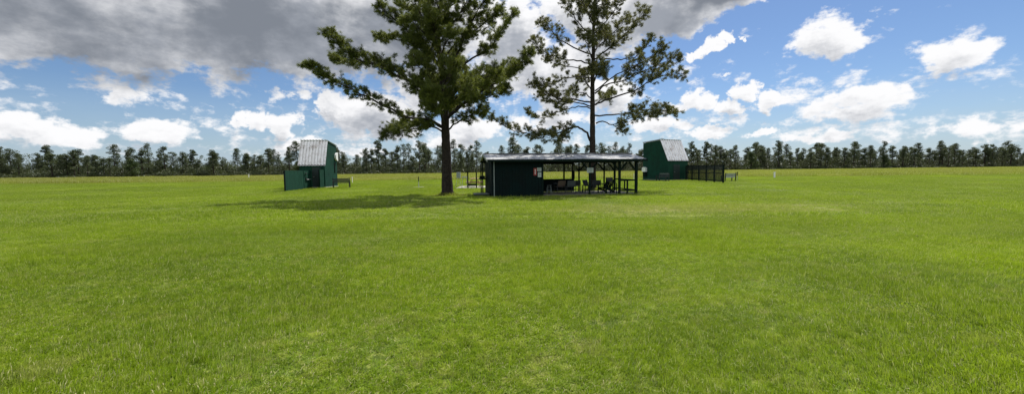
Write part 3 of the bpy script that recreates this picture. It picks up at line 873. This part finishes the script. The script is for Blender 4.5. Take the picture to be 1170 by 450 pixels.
cb = empty('control_box_stand', (-4.62, 34.3, .06), 0); tag(cb, 'grey box on thin splayed legs left of the two green posts', 'control box')
MB().box((0, 0, 1.10), (.34, .2, .5)).build('box', M['grey_box'], cb, bevel=.01)
for x, y in ((-.26, -.16), (.24, -.16), (0, .28)): MB().tube([(x, y, 0), (x*.35, y*.35, .86)], .014, 6).build('leg', M['steel'], cb)
cs = empty('shell_stand', (-4.12, 34.4, .06), 0); tag(cs, 'thin legged stand with a small pale tray between grey box and posts', 'stand')
MB().box((0, 0, .90), (.42, .3, .04)).box((0, .14, .94), (.42, .02, .06)).build('tray', M['trim'], cs)
for x, y in ((-.2, -.14), (.22, -.14), (-.2, .14), (.22, .14)): MB().tube([(x*1.15, y*1.2, 0), (x*.8, y*.8, .88)], .012, 6).build('leg', M['steel'], cs)

# station marker stakes out on the field
def marker(x, y, h, label, dark=False, pad=False, wd=.05):
    e = empty('marker_stake', (x, y, 0)); tag(e, label, 'stake', 'marker stakes on the field')
    MB().box((0, 0, h*.28 if dark else h/2), (wd, wd, h*.56 if dark else h)).build('stake', M['trim'] if dark else M['white'], e)
    if dark: MB().box((0, 0, h*.78), (wd*1.3, wd*1.3, h*.44)).build('stake_top', M['post'], e)
    else: MB().box((0, 0, h+.02), (wd*1.5, wd*1.5, .04)).build('cap', M['white'], e)
    if pad: MB().box((0, -.05, .02), (.9, .7, .04)).build('footing', M['concrete'], e)
marker(-8.78, 37.2, 1.0, 'thin stake with dark top on a pale pad left of big trunk', True, True)
marker(-21.0, 52.0, .78, 'white stake beyond the bench of the tall narrow shed', wd=.07)
marker(-57.2, 86.0, 1.0, 'white stake far out at the left side of the field', wd=.1)
marker(38.3, 57.6, .80, 'broad white stake at the right side of the field', wd=.16)
marker(13.75, 53.0, .75, 'white stake seen through the pavilion left of the tall chair', wd=.06)
marker(17.0, 55.0, .85, 'white stake seen through the pavilion beside the wide shed', wd=.06)
marker(26.6, 46.6, 1.05, 'thin dark topped stake right of the weathered grey bench', True)

# ------------------------------------------------------------------ big pines
def lerp_path(pts, t):
    n = len(pts)-1; k = min(int(t*n), n-1); f = t*n-k
    return pts[k].lerp(pts[k+1], f), (pts[k+1]-pts[k]).normalized()
def smooth_path(pts, sub=4):
    outp = []
    for i in range(len(pts)-1):
        p0 = pts[max(i-1, 0)]; p1 = pts[i]; p2 = pts[i+1]; p3 = pts[min(i+2, len(pts)-1)]
        for k in range(sub):
            t = k/sub
            outp.append(.5*((2*p1)+(-p0+p2)*t+(2*p0-5*p1+4*p2-p3)*t*t+(-p0+3*p1-3*p2+p3)*t**3))
    outp.append(pts[-1]); return outp
def rand_unit():
    v = Vector((random.gauss(0, 1), random.gauss(0, 1), random.gauss(0, 1))); return v.normalized()

class Pine:
    def __init__(s, name, label, base, trunk_px, Y, r_base, r_top, mat, tuft=1.0, step=.085):
        s.step = step; s.top = [at(x, y, Y)-Vector(base) for x, y in trunk_px]
        s.root = empty(name, base); tag(s.root, label, 'pine tree', 'two big pines by the pavilion')
        s.Y = Y; s.base = Vector(base); s.tufts = []; s.mat = mat; s.tuft = tuft
        pts = [at(x, y, Y)-s.base for x, y in trunk_px]; pts[0].z = -.15
        pts = smooth_path(pts, 5); n = len(pts)
        rad = [r_base+(r_top-r_base)*(i/(n-1))**.65 for i in range(n)]
        for i in range(4): rad[i] *= 1+.30*(1-i/4)**2
        s.trunk = MB().tube(pts, [r*(1+.05*math.sin(i*2.3)) for i, r in enumerate(rad)], 16).build('trunk', M['bark'], s.root, smooth=True)
        s.twigs = MB()
    def limb(s, px, depth, r, t0=.35, side=.9, dens=1.0, upb=.35, curve=None):
        """px: the limb's course as seen from the field, depth: how far its tip lies behind (+) or before (-) the trunk"""
        n = len(px)-1; pts = []
        for i, (x, y) in enumerate(px):
            f = i/n; pts.append(at(x, y, s.Y+depth*f)-s.base)
        s.limb3(pts, r, t0, side, dens, upb)
    def limb3(s, pts, r, t0, side, dens, upb):
        sp = smooth_path(pts, 4); m = len(sp)
        sp = [p + (rand_unit()*.05 if 0 < i < m-1 else Vector()) for i, p in enumerate(sp)]
        MB().tube(sp, [max(.012, r*.8*(1-i/(m-1))**.8+.006) for i in range(m)], 7).build('limb', M['twig'], s.root, smooth=True)
        L = sum((sp[i+1]-sp[i]).length for i in range(m-1))
        k = int(L*(1-t0)/s.step*dens)
        for i in range(k):
            t = t0+(1-t0)*((i+random.random())/k)
            p, d = lerp_path(sp, min(t, .999))
            sd = d.cross(rand_unit()).normalized()
            v = (d*random.uniform(.35, .9)+sd*random.uniform(.6, 1.0)+Vector((0, 0, upb))).normalized()
            ln = side*random.uniform(.45, 1.25)*(1-.50*(t-t0)/(1-t0))*(.55+.45*min(1, (t-t0)/.15))
            s.branchlet(p, v, ln, dens)
        s.branchlet(sp[-2], (sp[-1]-sp[-2]).normalized(), .3, 1)
    def fill(s, n, z0, z1, ln0, ln1, side, dens, bias=.7):
        """further limbs all round the trunk, more of them towards and away from the pavilion side"""
        for i in range(n):
            z = z0+(z1-z0)*((i+random.random())/n)
            for j in range(len(s.top)-1):
                if s.top[j].z <= z <= s.top[j+1].z: break
            f = (z-s.top[j].z)/max(.01, s.top[j+1].z-s.top[j].z); b = s.top[j].lerp(s.top[j+1], min(1, max(0, f)))
            a = random.choice((math.pi/2, -math.pi/2))+random.gauss(0, bias)
            L = (ln0+(ln1-ln0)*(i/n))*random.uniform(.7, 1.15); h = Vector((math.cos(a), math.sin(a), 0))
            s.limb3([b, b+h*L*.35+Vector((0, 0, L*.22)), b+h*L*.7+Vector((0, 0, L*.34)), b+h*L+Vector((0, 0, L*.42))], .05, .28, side, dens, .3)
    def branchlet(s, p, v, ln, dens, depth=0):
        q = p+v*ln*.5+Vector((0, 0, -.02)); v2 = (v+Vector((0, 0, .35))+rand_unit()*.25).normalized(); e = q+v2*ln*.5
        s.twigs.tube([p, q, e], [.014 if depth == 0 else .009, .009, .005], 3, False)
        s.tufts.append((e, v2)); 
        if random.random() < .8: s.tufts.append((q.lerp(e, .5)+rand_unit()*.05, (v2+rand_unit()*.6).normalized()))
        if depth == 0:
            for j in range(random.choice((3, 3, 4))):
                t = random.uniform(.35, .95); pp = p.lerp(q, t*2) if t < .5 else q.lerp(e, t*2-1)
                vv = (v+rand_unit()*.9+Vector((0, 0, .25))).normalized()
                s.branchlet(pp, vv, random.uniform(.18, .38), dens, 1)
    def finish(s, needles=30):
        n = len(s.tufts); P_ = np.array([t[0] for t in s.tufts]); D = np.array([t[1] for t in s.tufts])
        P_ = np.repeat(P_, needles, 0); D_ = np.repeat(D, needles, 0); k = len(P_)
        rn = rng.normal(0, 1, (k, 3)); rn /= np.linalg.norm(rn, axis=1)[:, None]
        nd = D_*.75+rn; nd /= np.linalg.norm(nd, axis=1)[:, None]
        sz = np.repeat(rng.uniform(.75, 1.2, n), needles)*s.tuft
        Ln = rng.uniform(.13, .25, k)*sz; st_ = P_-D_*(rng.uniform(0, .12, k)*sz)[:, None]
        ax = np.cross(nd, rng.normal(0, 1, (k, 3))); ax /= np.linalg.norm(ax, axis=1)[:, None]
        wv = ax*(rng.uniform(.0034, .0068, k)*s.tuft)[:, None]
        tip = st_+nd*Ln[:, None]; tip[:, 2] -= .02
        V = np.stack([st_-wv*.6, st_+wv*.6, st_+nd*(Ln*.55)[:, None]+wv, tip], 1)
        tint = np.clip(np.repeat(rng.normal(.45, .2, n), needles)+rng.normal(0, .14, k), 0, 1)
        cr = fast_mesh('crown', V, 4, tint, s.mat, s.root)
        s.twigs.build('twigs', M['twig'], cr)
        print(s.root.name, 'tufts', n, 'faces', k)

YL = 25.3
A = Pine('large_pine', 'broad dense pine left of the pavilion, thick dark trunk and long low limbs', at(511.5, 223.4, YL)*Vector((1, 1, 0)) if False else Vector((at(511.5, 223, YL).x, YL, 0)),
         [(511.5, 223), (510.5, 200), (510, 175), (509, 150), (508, 122), (506, 95), (503, 68), (500, 40), (502, 15), (506, -8), (508, -30), (509, -52), (510, -66)], YL, .40, .05, M['needles_a'], .92, .075)
LA = [
    ([(508, 153), (494, 145), (480, 146), (462, 150), (440, 152)], -1.2, .075, .22, .72, 1.25, .30),
    ([(507, 146), (495, 138), (478, 138), (462, 142), (447, 148)], 1.6, .06, .25, .7, 1.0, .35),
    ([(508, 148), (490, 137), (467, 134), (440, 121), (412, 107), (385, 95), (367, 84), (353, 75)], -1.8, .10, .30, .70, 1.0, .45),
    ([(506, 118), (488, 105), (460, 90), (432, 76), (408, 67), (390, 55), (378, 41)], -1.0, .11, .22, .95, 1.15, .35),
    ([(506, 112), (480, 98), (455, 83), (430, 73), (405, 70), (384, 68)], .8, .07, .35, .75, 1.0, .25),
    ([(503, 76), (485, 54), (468, 37), (450, 22), (434, 8)], -1.4, .10, .22, .85, 1.05, .35),
    ([(502, 66), (480, 50), (455, 46), (432, 44)], 1.5, .06, .30, .62, 1.1, .45),
    ([(501, 50), (490, 30), (476, 8), (466, -16), (458, -34)], .5, .09, .15, .9, 1.0, .35),
    ([(500, 40), (482, 22), (460, 6), (444, -8)], 1.8, .07, .25, .8, 1.0, .35),
    ([(509, 150), (522, 140), (540, 131), (552, 127)], -1.4, .07, .30, .75, 1.1, .2),
    ([(508, 140), (526, 122), (548, 106), (568, 94), (588, 78), (604, 62)], -1.6, .11, .25, .95, 1.3, .30),
    ([(508, 136), (530, 118), (556, 112), (578, 102)], 1.2, .08, .25, .9, 1.2, .3),
    ([(507, 118), (528, 100), (552, 88), (575, 84), (590, 76)], 2.0, .08, .25, .9, 1.1, .3),
    ([(506, 96), (524, 78), (544, 64), (556, 58), (570, 40), (585, 16)], -1.2, .09, .45, .75, 1.0, .3),
    ([(507, 90), (520, 66), (530, 46), (540, 24), (552, 2), (560, -18)], .4, .10, .25, .9, 1.15, .3),
    ([(504, 72), (520, 52), (544, 34), (560, 22), (572, 12)], 1.6, .07, .3, .85, 1.1, .3),
    ([(502, 50), (516, 30), (530, 8), (540, -16)], -1.5, .07, .25, .85, 1.1, .35),
    ([(503, 18), (520, 4), (540, -12), (552, -22)], -.8, .06, .25, .8, 1.0, .35),
    ([(505, 0), (490, -14), (478, -30)], -.8, .05, .2, .8, 1.0, .35), ([(507, -12), (524, -26), (536, -40)], .8, .05, .2, .7, 1.0, .35),
    ([(508, -34), (496, -48), (488, -58)], .6, .04, .2, .6, 1.0, .35), ([(508, -38), (520, -52), (526, -62)], -.6, .04, .2, .6, 1.0, .35),
    # limbs towards and away from the field of view
    ([(508, 142), (502, 128), (496, 118), (492, 108)], -4.6, .10, .30, 1.05, 1.3, .25),
    ([(508, 134), (516, 118), (530, 104), (540, 96)], -4.4, .09, .30, 1.05, 1.3, .25),
    ([(507, 120), (500, 108), (488, 100), (478, 96)], -3.4, .08, .30, .95, 1.1, .25),
    ([(507, 120), (520, 104), (548, 92), (566, 84)], -3.2, .08, .30, 1.0, 1.2, .25),
    ([(506, 100), (512, 84), (518, 76)], -3.6, .07, .35, .9, 1.1, .3),
    ([(508, 138), (512, 124), (520, 114)], 4.4, .09, .30, .95, 1.1, .25),
    ([(507, 112), (498, 98), (490, 88)], 4.0, .08, .35, .9, 1.0, .25),
    ([(503, 70), (508, 52), (518, 40)], -3.2, .07, .30, .9, 1.1, .3),
    ([(502, 62), (494, 44), (488, 30)], 3.2, .07, .30, .9, 1.1, .3),
    ([(502, 36), (510, 18), (516, 4)], -2.6, .06, .25, .85, 1.1, .3),
    ([(502, 28), (494, 12), (486, 0)], 2.6, .06, .25, .85, 1.1, .3), ([(505, 2), (512, -14), (516, -26)], 2.2, .05, .25, .8, 1.0, .3),
]
for px, dp, r_, t0, sd, dn, ub in LA: A.limb(px, dp, r_, t0*.9, sd*1.05, dn, ub)
# two dead stubs on the lower trunk
for pp in (((512, 170), (519, 168)), ((507, 165), (504, 164))): MB().tube([at(x, y, YL-.1)-A.base for x, y in pp], [.035, .02], 6).build('stub', M['bark'], A.root)
A.fill(15, 4.6, 9.2, 3.6, 2.6, .9, .9, .45)
A.fill(7, 9.4, 15.0, 1.9, 1.0, .75, .8, .5)
A.finish(38)

YR = 29.6
B = Pine('large_pine', 'open crowned pine rising behind the pavilion roof, slimmer straight trunk', Vector((at(677, 217, YR).x, YR, 0)),
         [(677, 217), (677, 195), (677, 170), (677, 145), (677, 118), (677, 90), (678, 62), (678, 38), (679, 12), (680, -10), (681, -30), (681, -46)], YR, .31, .04, M['needles_b'], .84, .092)
LB = [
    ([(675, 162), (672, 154), (665, 147), (655, 145), (643, 150), (621, 154), (598, 152), (578, 146), (563, 134)], -1.5, .105, .42, .62, 1.0, .28),
    ([(655, 146), (645, 155), (630, 158), (612, 156)], -2.2, .045, .2, .55, 1.0, .1),
    ([(676, 124), (664, 122), (650, 124), (634, 129), (617, 136), (603, 128)], 1.0, .055, .45, .55, .8, .4),
    ([(676, 117), (658, 114), (640, 113), (624, 105), (612, 96)], -1.6, .07, .28, .85, 1.25, .25),
    ([(676, 122), (655, 116), (636, 112), (618, 108)], .6, .06, .35, .7, 1.1, .2),
    ([(676, 89), (656, 88), (640, 91), (628, 96)], 1.5, .05, .50, .55, .9, .3),
    ([(677, 80), (657, 78), (640, 73), (626, 66)], 1.2, .045, .55, .5, .8, .3),
    ([(677, 76), (664, 70), (647, 69), (632, 64), (619, 57), (609, 45)], -1.0, .065, .42, .72, 1.05, .35),
    ([(677, 64), (660, 56), (640, 46), (628, 33), (619, 25)], .8, .07, .40, .72, .95, .4),
    ([(678, 45), (667, 33), (655, 18), (646, 2)], -.8, .06, .3, .75, .95, .3),
    ([(679, 26), (668, 8), (660, -10), (652, -22)], .8, .05, .25, .75, 1.0, .3),
    ([(678, 41), (690, 28), (702, 13), (710, -4)], .8, .06, .3, .75, 1.0, .3),
    ([(679, 68), (692, 59), (704, 49), (716, 38), (728, 24), (735, 14)], -1.2, .07, .38, .8, 1.1, .3),
    ([(679, 58), (690, 48), (705, 34), (716, 20)], 2.0, .05, .35, .7, .9, .3),
    ([(679, 77), (692, 68), (710, 68), (725, 66), (735, 57), (745, 42)], 1.2, .065, .52, .6, .85, .35),
    ([(680, 120), (695, 113), (719, 106), (738, 96), (756, 86), (781, 84)], -1.6, .085, .42, .72, 1.05, .35),
    ([(680, 107), (693, 97), (712, 92), (738, 80), (756, 72), (775, 66)], 1.2, .07, .32, .85, 1.15, .3),
    ([(680, 104), (700, 88), (722, 78), (744, 64), (756, 54)], -.6, .06, .4, .7, 1.0, .35),
    ([(680, 132), (707, 131), (726, 127), (748, 126), (770, 128)], .8, .07, .42, .78, 1.2, .45),
    ([(681, 141), (688, 139), (700, 142), (716, 136), (738, 131), (762, 127)], -1.2, .06, .50, .62, 1.2, .35),
    ([(700, 142), (706, 146), (712, 150)], -1.0, .03, .2, .45, 1.0, -.3),
    ([(679, 8), (690, -6), (700, -20)], -.8, .045, .2, .7, 1.0, .3), ([(680, -16), (670, -28), (664, -36)], -.5, .035, .2, .6, 1.0, .3), ([(680, -20), (692, -34), (696, -40)], .5, .035, .2, .6, 1.0, .3),
    ([(677, 98), (682, 86), (690, 82)], -3.0, .06, .35, .75, .9, .3), ([(677, 104), (668, 92), (660, 88)], 3.0, .06, .35, .75, .9, .3),
    ([(677, 68), (672, 54), (668, 44)], -2.8, .055, .35, .75, .9, .3), ([(678, 62), (686, 48), (690, 38)], 3.0, .055, .35, .75, .9, .3),
    ([(678, 34), (684, 20), (688, 10)], -2.2, .05, .3, .75, 1.0, .3), ([(678, 30), (672, 16), (668, 4)], 2.2, .05, .3, .75, 1.0, .3),
    ([(679, 6), (682, -8), (684, -20)], -1.6, .04, .25, .7, 1.0, .3), ([(677, 122), (690, 112), (700, 106)], 3.2, .06, .35, .75, .9, .3),
]
for px, dp, r_, t0, sd, dn, ub in LB: B.limb(px, dp, r_, t0*.85, sd*1.3, dn, ub*.55)
B.fill(13, 6.2, 15.5, 2.8, 1.0, .8, .65, .9)
B.finish(36)

# ------------------------------------------------------------------ far treeline
def clump(cx, cy, cz, rx, ry, rz, n, sz):
    d = rng.normal(0, 1, (n, 3)); d /= np.linalg.norm(d, axis=1)[:, None]
    p = d*(rng.uniform(.25, 1, n)**.6)[:, None]*np.array([rx, ry, rz])+np.array([cx, cy, cz])
    a = rng.normal(0, 1, (n, 3)); a /= np.linalg.norm(a, axis=1)[:, None]
    b_ = np.cross(a, rng.normal(0, 1, (n, 3))); b_ /= np.linalg.norm(b_, axis=1)[:, None]
    s_ = (sz*rng.uniform(.5, 1.2, n))[:, None]
    return np.stack([p-a*s_, p+b_*s_*.55, p+a*s_, p-b_*s_*.55], 1), np.full(n, rng.uniform(.1, .9))+rng.normal(0, .1, n)

def far_pine(H, seed, dense):
    random.seed(seed)
    e = empty('far_pine', (0, 0, 0))
    lean = random.uniform(-.25, .25)
    tp = [Vector((lean*(i/5)**2, random.uniform(-.05, .05), -.2+H*.97*i/5)) for i in range(6)]
    tr = MB().tube(tp, [.19-.028*i for i in range(6)], 6)
    V = []; T = []
    cb_ = random.uniform(.28, .50)
    nb = int(H*2.3*dense)
    for i in range(nb):
        f = cb_+(1-cb_)*((i+random.random())/nb)
        rmax = (2.35*(1-(f-cb_)/(1-cb_))**.6+.35)*random.uniform(.5, 1.15)
        a = random.uniform(0, 2*math.pi); r = rmax*random.uniform(.35, 1)
        x, y, z = lean*f*f+math.cos(a)*r, math.sin(a)*r, H*f
        tr.tube([(lean*f*f, 0, z-.35), (x, y, z)], [.04, .02], 3, False)
        s_ = random.uniform(.65, 1.15)
        v, t = clump(x, y, z+.1, s_, s_, s_*.62, int(120*dense), .155)
        V.append(v); T.append(t)
    v, t = clump(lean, 0, H-.25, .45, .45, .5, 30, .2); V.append(v); T.append(t)
    tr.build('trunk', M['bark'], e)
    fast_mesh('crown', np.concatenate(V), 4, np.clip(np.concatenate(T), 0, 1), M['far_needles'], e)
    return e
def far_broad(H, seed, mat, wdt):
    random.seed(seed)
    e = empty('far_oak', (0, 0, 0))
    tr = MB().tube([(0, 0, -.2), (.1, 0, H*.3), (0, .1, H*.7)], [.25, .18, .08], 7)
    V = []; T = []
    for i in range(34):
        f = random.uniform(.14, 1); a = random.uniform(0, 2*math.pi); r = wdt*math.sin(math.pi*min(1, .25+.72*f))*random.uniform(.3, 1)
        x, y, z = math.cos(a)*r, math.sin(a)*r, H*f*.88
        tr.tube([(0, 0, z*.6), (x, y, z)], [.05, .02], 3, False)
        s_ = random.uniform(.8, 1.25); v, t = clump(x, y, z, s_, s_, s_*.8, 120, .2); V.append(v); T.append(t)
    tr.build('trunk', M['bark'], e)
    fast_mesh('crown', np.concatenate(V), 4, np.clip(np.concatenate(T), 0, 1), mat, e)
    return e
protos = [far_pine(H, 40+i, dn) for i, (H, dn) in enumerate(((10.5, 1.0), (9.6, 1.15), (11.6, .9), (9.0, 1.2), (10.2, .8), (11.0, 1.1), (9.9, .95), (8.6, 1.25), (10.8, 1.3), (11.9, 1.0)))]
random.seed(99)
def line_y(x): return 160.5+.184*x
used = set()
spots = []
x = -182.0
while x < 288:
    spots.append((x, line_y(x)+random.uniform(-3.5, 6.5), 0)); x += random.choice((random.uniform(.7, 2.2), random.uniform(2.2, 4.6), random.uniform(3.5, 7.5)))
x = -186.0
while x < 292:
    spots.append((x, line_y(x)+random.uniform(8, 20), 1)); x += random.choice((random.uniform(1.2, 3), random.uniform(3, 6), random.uniform(5, 8.5)))
spots = spots[:285]
print('far pines', len(spots))
ORD = ['first', 'second', 'third', 'fourth', 'fifth', 'sixth', 'seventh', 'eighth', 'ninth', 'tenth', 'eleventh', 'twelfth', 'thirteenth', 'fourteenth', 'fifteenth', 'sixteenth', 'seventeenth', 'eighteenth', 'nineteenth', 'twentieth']
def ordinal(n):
    if n <= 20: return ORD[n-1]
    tens = {2: 'twenty', 3: 'thirty', 4: 'forty', 5: 'fifty', 6: 'sixty', 7: 'seventy', 8: 'eighty'}[n//10]
    if n % 10 == 0: return tens[:-1]+'ieth'
    return tens+'-'+ORD[n % 10-1]
def screen_x(p):
    d = p-Vector((0, 0, EYE)); z = d.dot(fw); return CX+FPX*d.dot(rt)/z
MARKS = [(358, 'tall narrow shed', 'left of'), (510, 'tall narrow shed', 'right of'), (645, 'broad pine', 'right of'), (760, 'open crowned pine', 'right of'), (9999, 'wide green shed', 'right of')]
rows = {}
for (sx_, sy_, row) in spots:
    i = random.randrange(len(protos))
    if i not in used: o = protos[i]; used.add(i)
    else: o = copy_tree(protos[i])
    o.location = (sx_, sy_, 0); o.rotation_euler = (0, 0, random.uniform(0, 6.28))
    s_ = random.uniform(.66, 1.14)*(.9 if sx_ < -60 else 1.05)*(1.06 if row else 1.0)
    o.scale = (s_*random.uniform(.85, 1.2), s_*random.uniform(.85, 1.2), s_)
    o['row_'] = row
    px = screen_x(Vector((sx_, sy_, 5)))
    for k, (lim, nm, rel) in enumerate(MARKS):
        if px < lim: break
    rows.setdefault((row, k), []).append((px, o, s_))
for (row, k), lst in rows.items():
    nm, rel = MARKS[k][1], MARKS[k][2]
    lst.sort(key=lambda q: q[0], reverse=(rel == 'left of'))
    for j, (px, o, s_) in enumerate(lst):
        size = 'short' if s_ < .88 else ('tall' if s_ > 1.02 else 'middling')
        where = 'front row' if row == 0 else 'back row'
        tag(o, '%s far pine, %s, %s %s the %s' % (size, where, ordinal(j+1), rel, nm), 'pine tree', 'pines in the far treeline')
        del o['row_']
for i, o in enumerate(protos):
    if i not in used:
        for kk in kids(o): bpy.data.objects.remove(kk)
        bpy.data.objects.remove(o)
ob = far_broad(8.6, 5, M['far_leaves'], 3.4); q = at(858, 190, 172); ob.location = (q.x, 172, 0); tag(ob, 'dark rounded broadleaf tree in the treeline right of the mesh fence', 'tree', 'broadleaf trees in the far treeline')
o2 = copy_tree(ob); q = at(341, 190, 138); o2.location = (q.x, 138, 0); o2.scale = (.72, .72, .62); tag(o2, 'low rounded green tree in the treeline just left of tall shed', 'tree', 'broadleaf trees in the far treeline')
o3 = copy_tree(ob); q = at(1010, 190, 190); o3.location = (q.x, 190, 0); o3.scale = (.85, .85, .8); tag(o3, 'rounded broadleaf tree in the treeline at the far right', 'tree', 'broadleaf trees in the far treeline')
o4 = copy_tree(ob); q = at(150, 190, 132); o4.location = (q.x, 132, 0); o4.scale = (.8, .8, .75); tag(o4, 'rounded broadleaf tree in the treeline at the far left', 'tree', 'broadleaf trees in the far treeline')

V = []; T = []
x = -200.0
while x < 310:
    for dy, hh in ((0, random.uniform(.7, 2.2)), (5, random.choice((random.uniform(1.6, 3.4), random.uniform(1.6, 3.4), random.uniform(3.6, 6.2)))), (12, random.uniform(2.6, 4.8)), (22, random.uniform(3.4, 6.6))):
        rr = random.uniform(1.3, 2.6)
        v, t = clump(x+random.uniform(-1.5, 1.5), line_y(x)-2.5+dy+random.uniform(-1.5, 1.5), hh*.42, rr, rr, hh*.62, 420, .24); V.append(v); T.append(t)
    x += 2.3
V = np.concatenate(V); V[:, :, 2] = np.maximum(V[:, :, 2], .01)
tag(fast_mesh('underbrush', V, 4, np.clip(np.concatenate(T), 0, 1), M['brush']), 'dense mixed underbrush at the foot of the far pines', None, None, 'stuff')
V = []; T = []
x = -215.0
while x < 330:          # loose wood behind the two countable rows
    hh = random.uniform(6.5, 10.0); r_ = random.uniform(.9, 1.9)
    for k in range(5):
        v, t = clump(x+random.uniform(-1.4, 1.4), line_y(x)+random.uniform(26, 46), hh*(.42+.13*k), r_*(1.25-.12*k), r_, .85, 95, .21); V.append(v); T.append(t)
    x += random.choice((random.uniform(.8, 2), random.uniform(2, 5)))
tag(fast_mesh('back_wood', np.concatenate(V), 4, np.clip(np.concatenate(T), 0, 1), M['far_needles']), 'loose mass of pine foliage behind the two rows of the treeline', None, None, 'stuff')
V = []; T = []
for i in range(420):
    x = -560+i*3.0+random.uniform(-3, 3); hh = random.uniform(5, 9.5)
    v, t = clump(x, 372+.18*x+random.uniform(-8, 8), hh*.45, 4.4, 4, hh*.56, 220, .8); V.append(v); T.append(t)
V = np.concatenate(V); V[:, :, 2] = np.maximum(V[:, :, 2], .01)
tag(fast_mesh('distant_wood', V, 4, np.clip(np.concatenate(T), 0, 1), M['far_needles']), 'distant dark wood seen low between the pines', None, None, 'stuff')

# ------------------------------------------------------------------ grass over the ground
_ph = [(random.uniform(0, 6.28), random.uniform(0, 6.28), random.uniform(0, 6.28)) for _ in range(8)]
def field(x, y, s):
    """smooth wandering value in -1..1"""
    v = 0
    for k, (a, b, c) in enumerate(_ph):
        f = s*(1+.37*k); v += math.sin(f*(x*math.cos(a)+y*math.sin(a))+b+1.7*math.sin(f*.6*(x*math.sin(c)+y*math.cos(c))+c))
    return max(-1, min(1, v/4))
def fov_ok(x, y, m): return abs(x) < 1.34*y+m
pts = []; rot = []; scl = []; idx = []
y = 1.6
while y < 12.5:
    x = -17.0
    while x < 17.0:
        if fov_ok(x, y, .9):
            for q in range(2):
                p = (x+random.uniform(-.25, .25), y+random.uniform(-.25, .25))
                pts.append((p[0], p[1], 0)); f1 = field(p[0], p[1], .55); rot.append(2.2*field(p[0]+40, p[1], .22)+random.uniform(-.7, .7)); scl.append(max(.45, .95+.45*f1+random.uniform(-.15, .15))); idx.append(min(3, max(0, int(2+2.2*field(p[0], p[1]+90, .6)+random.uniform(-.8, .8)))))
        x += .72
    y += .72
y = 12.0
while y < 72:
    x = -82.0
    while x < 82:
        p = (x+random.uniform(-.5, .5), y+random.uniform(-.5, .5))
        if fov_ok(p[0], p[1], 2) and not bare(p, 1.15):
            pts.append((p[0], p[1], 0)); rot.append(2.2*field(p[0]+40, p[1], .22)+random.uniform(-.7, .7)); scl.append(max(.45, .95+.5*field(p[0], p[1], .3)+random.uniform(-.2, .2))); idx.append(4+random.randrange(3))
        x += 1.6
    y += 1.6
print('lawn tiles', len(pts))
scatter('lawn_grass', pts, rot, scl, idx, 'short bright green mown grass of the lawn')
# loose blades close round the slabs, where no whole tile fits
V = []; T = []
for (c, hx, hy, a) in NO_GRASS:
    n = 9000
    q = rng.uniform(-1, 1, (n, 2))*np.array([hx+1.35, hy+1.35])
    q = q[(np.abs(q[:, 0]) > hx+.02) | (np.abs(q[:, 1]) > hy+.02)]
    n = len(q)
    wx = c[0]+q[:, 0]*math.cos(a)-q[:, 1]*math.sin(a); wy = c[1]+q[:, 0]*math.sin(a)+q[:, 1]*math.cos(a)
    b_ = np.stack([wx, wy, np.zeros(n)], 1); an = rng.uniform(0, 6.28, n)
    sd = np.stack([np.cos(an), np.sin(an), np.zeros(n)], 1)*.006
    tip = b_+np.stack([rng.normal(0, .03, n), rng.normal(0, .03, n), rng.uniform(.05, .17, n)], 1)
    V.append(np.stack([b_-sd, b_+sd, tip+sd*.2, tip-sd*.2], 1)); T.append(rng.uniform(0, .9, n))
for (cx_, cy_, rr_) in ((A.base.x, A.base.y, .40), (B.base.x, B.base.y, .32)):     # uncut tufts round the trunks
    n = 1500; an = rng.uniform(0, 6.28, n); rd = rr_+np.abs(rng.normal(.02, .14, n))
    b_ = np.stack([cx_+np.cos(an)*rd, cy_+np.sin(an)*rd, np.zeros(n)], 1); a2 = rng.uniform(0, 6.28, n)
    sd = np.stack([np.cos(a2), np.sin(a2), np.zeros(n)], 1)*.006
    tip = b_+np.stack([rng.normal(0, .05, n), rng.normal(0, .05, n), rng.uniform(.06, .24, n)], 1)
    V.append(np.stack([b_-sd, b_+sd, tip+sd*.2, tip-sd*.2], 1)); T.append(rng.uniform(.2, 1, n))
tag(fast_mesh('edge_grass', np.concatenate(V), 4, np.concatenate(T), M['blade']), 'uncut grass along the walls and round the pine trunks', None, None, 'stuff')
pts = []; rot = []; scl = []; idx = []
y = 67
while y < 205:
    x = -200.0
    while x < 290:
        p = (x+random.uniform(-1.5, 1.5), y+random.uniform(-1.5, 1.5))
        if fov_ok(p[0], p[1], 6) and p[1] < line_y(p[0])-2:
            pts.append((p[0], p[1], 0)); rot.append(random.uniform(0, 6.28)); scl.append(random.uniform(.6, 1.15)); idx.append(7+random.randrange(3))
        x += 4.6
    y += 4.6
print('rough tiles', len(pts))
scatter('rough_grass', pts, rot, scl, idx, 'taller brownish pasture grass between the lawn and the treeline')
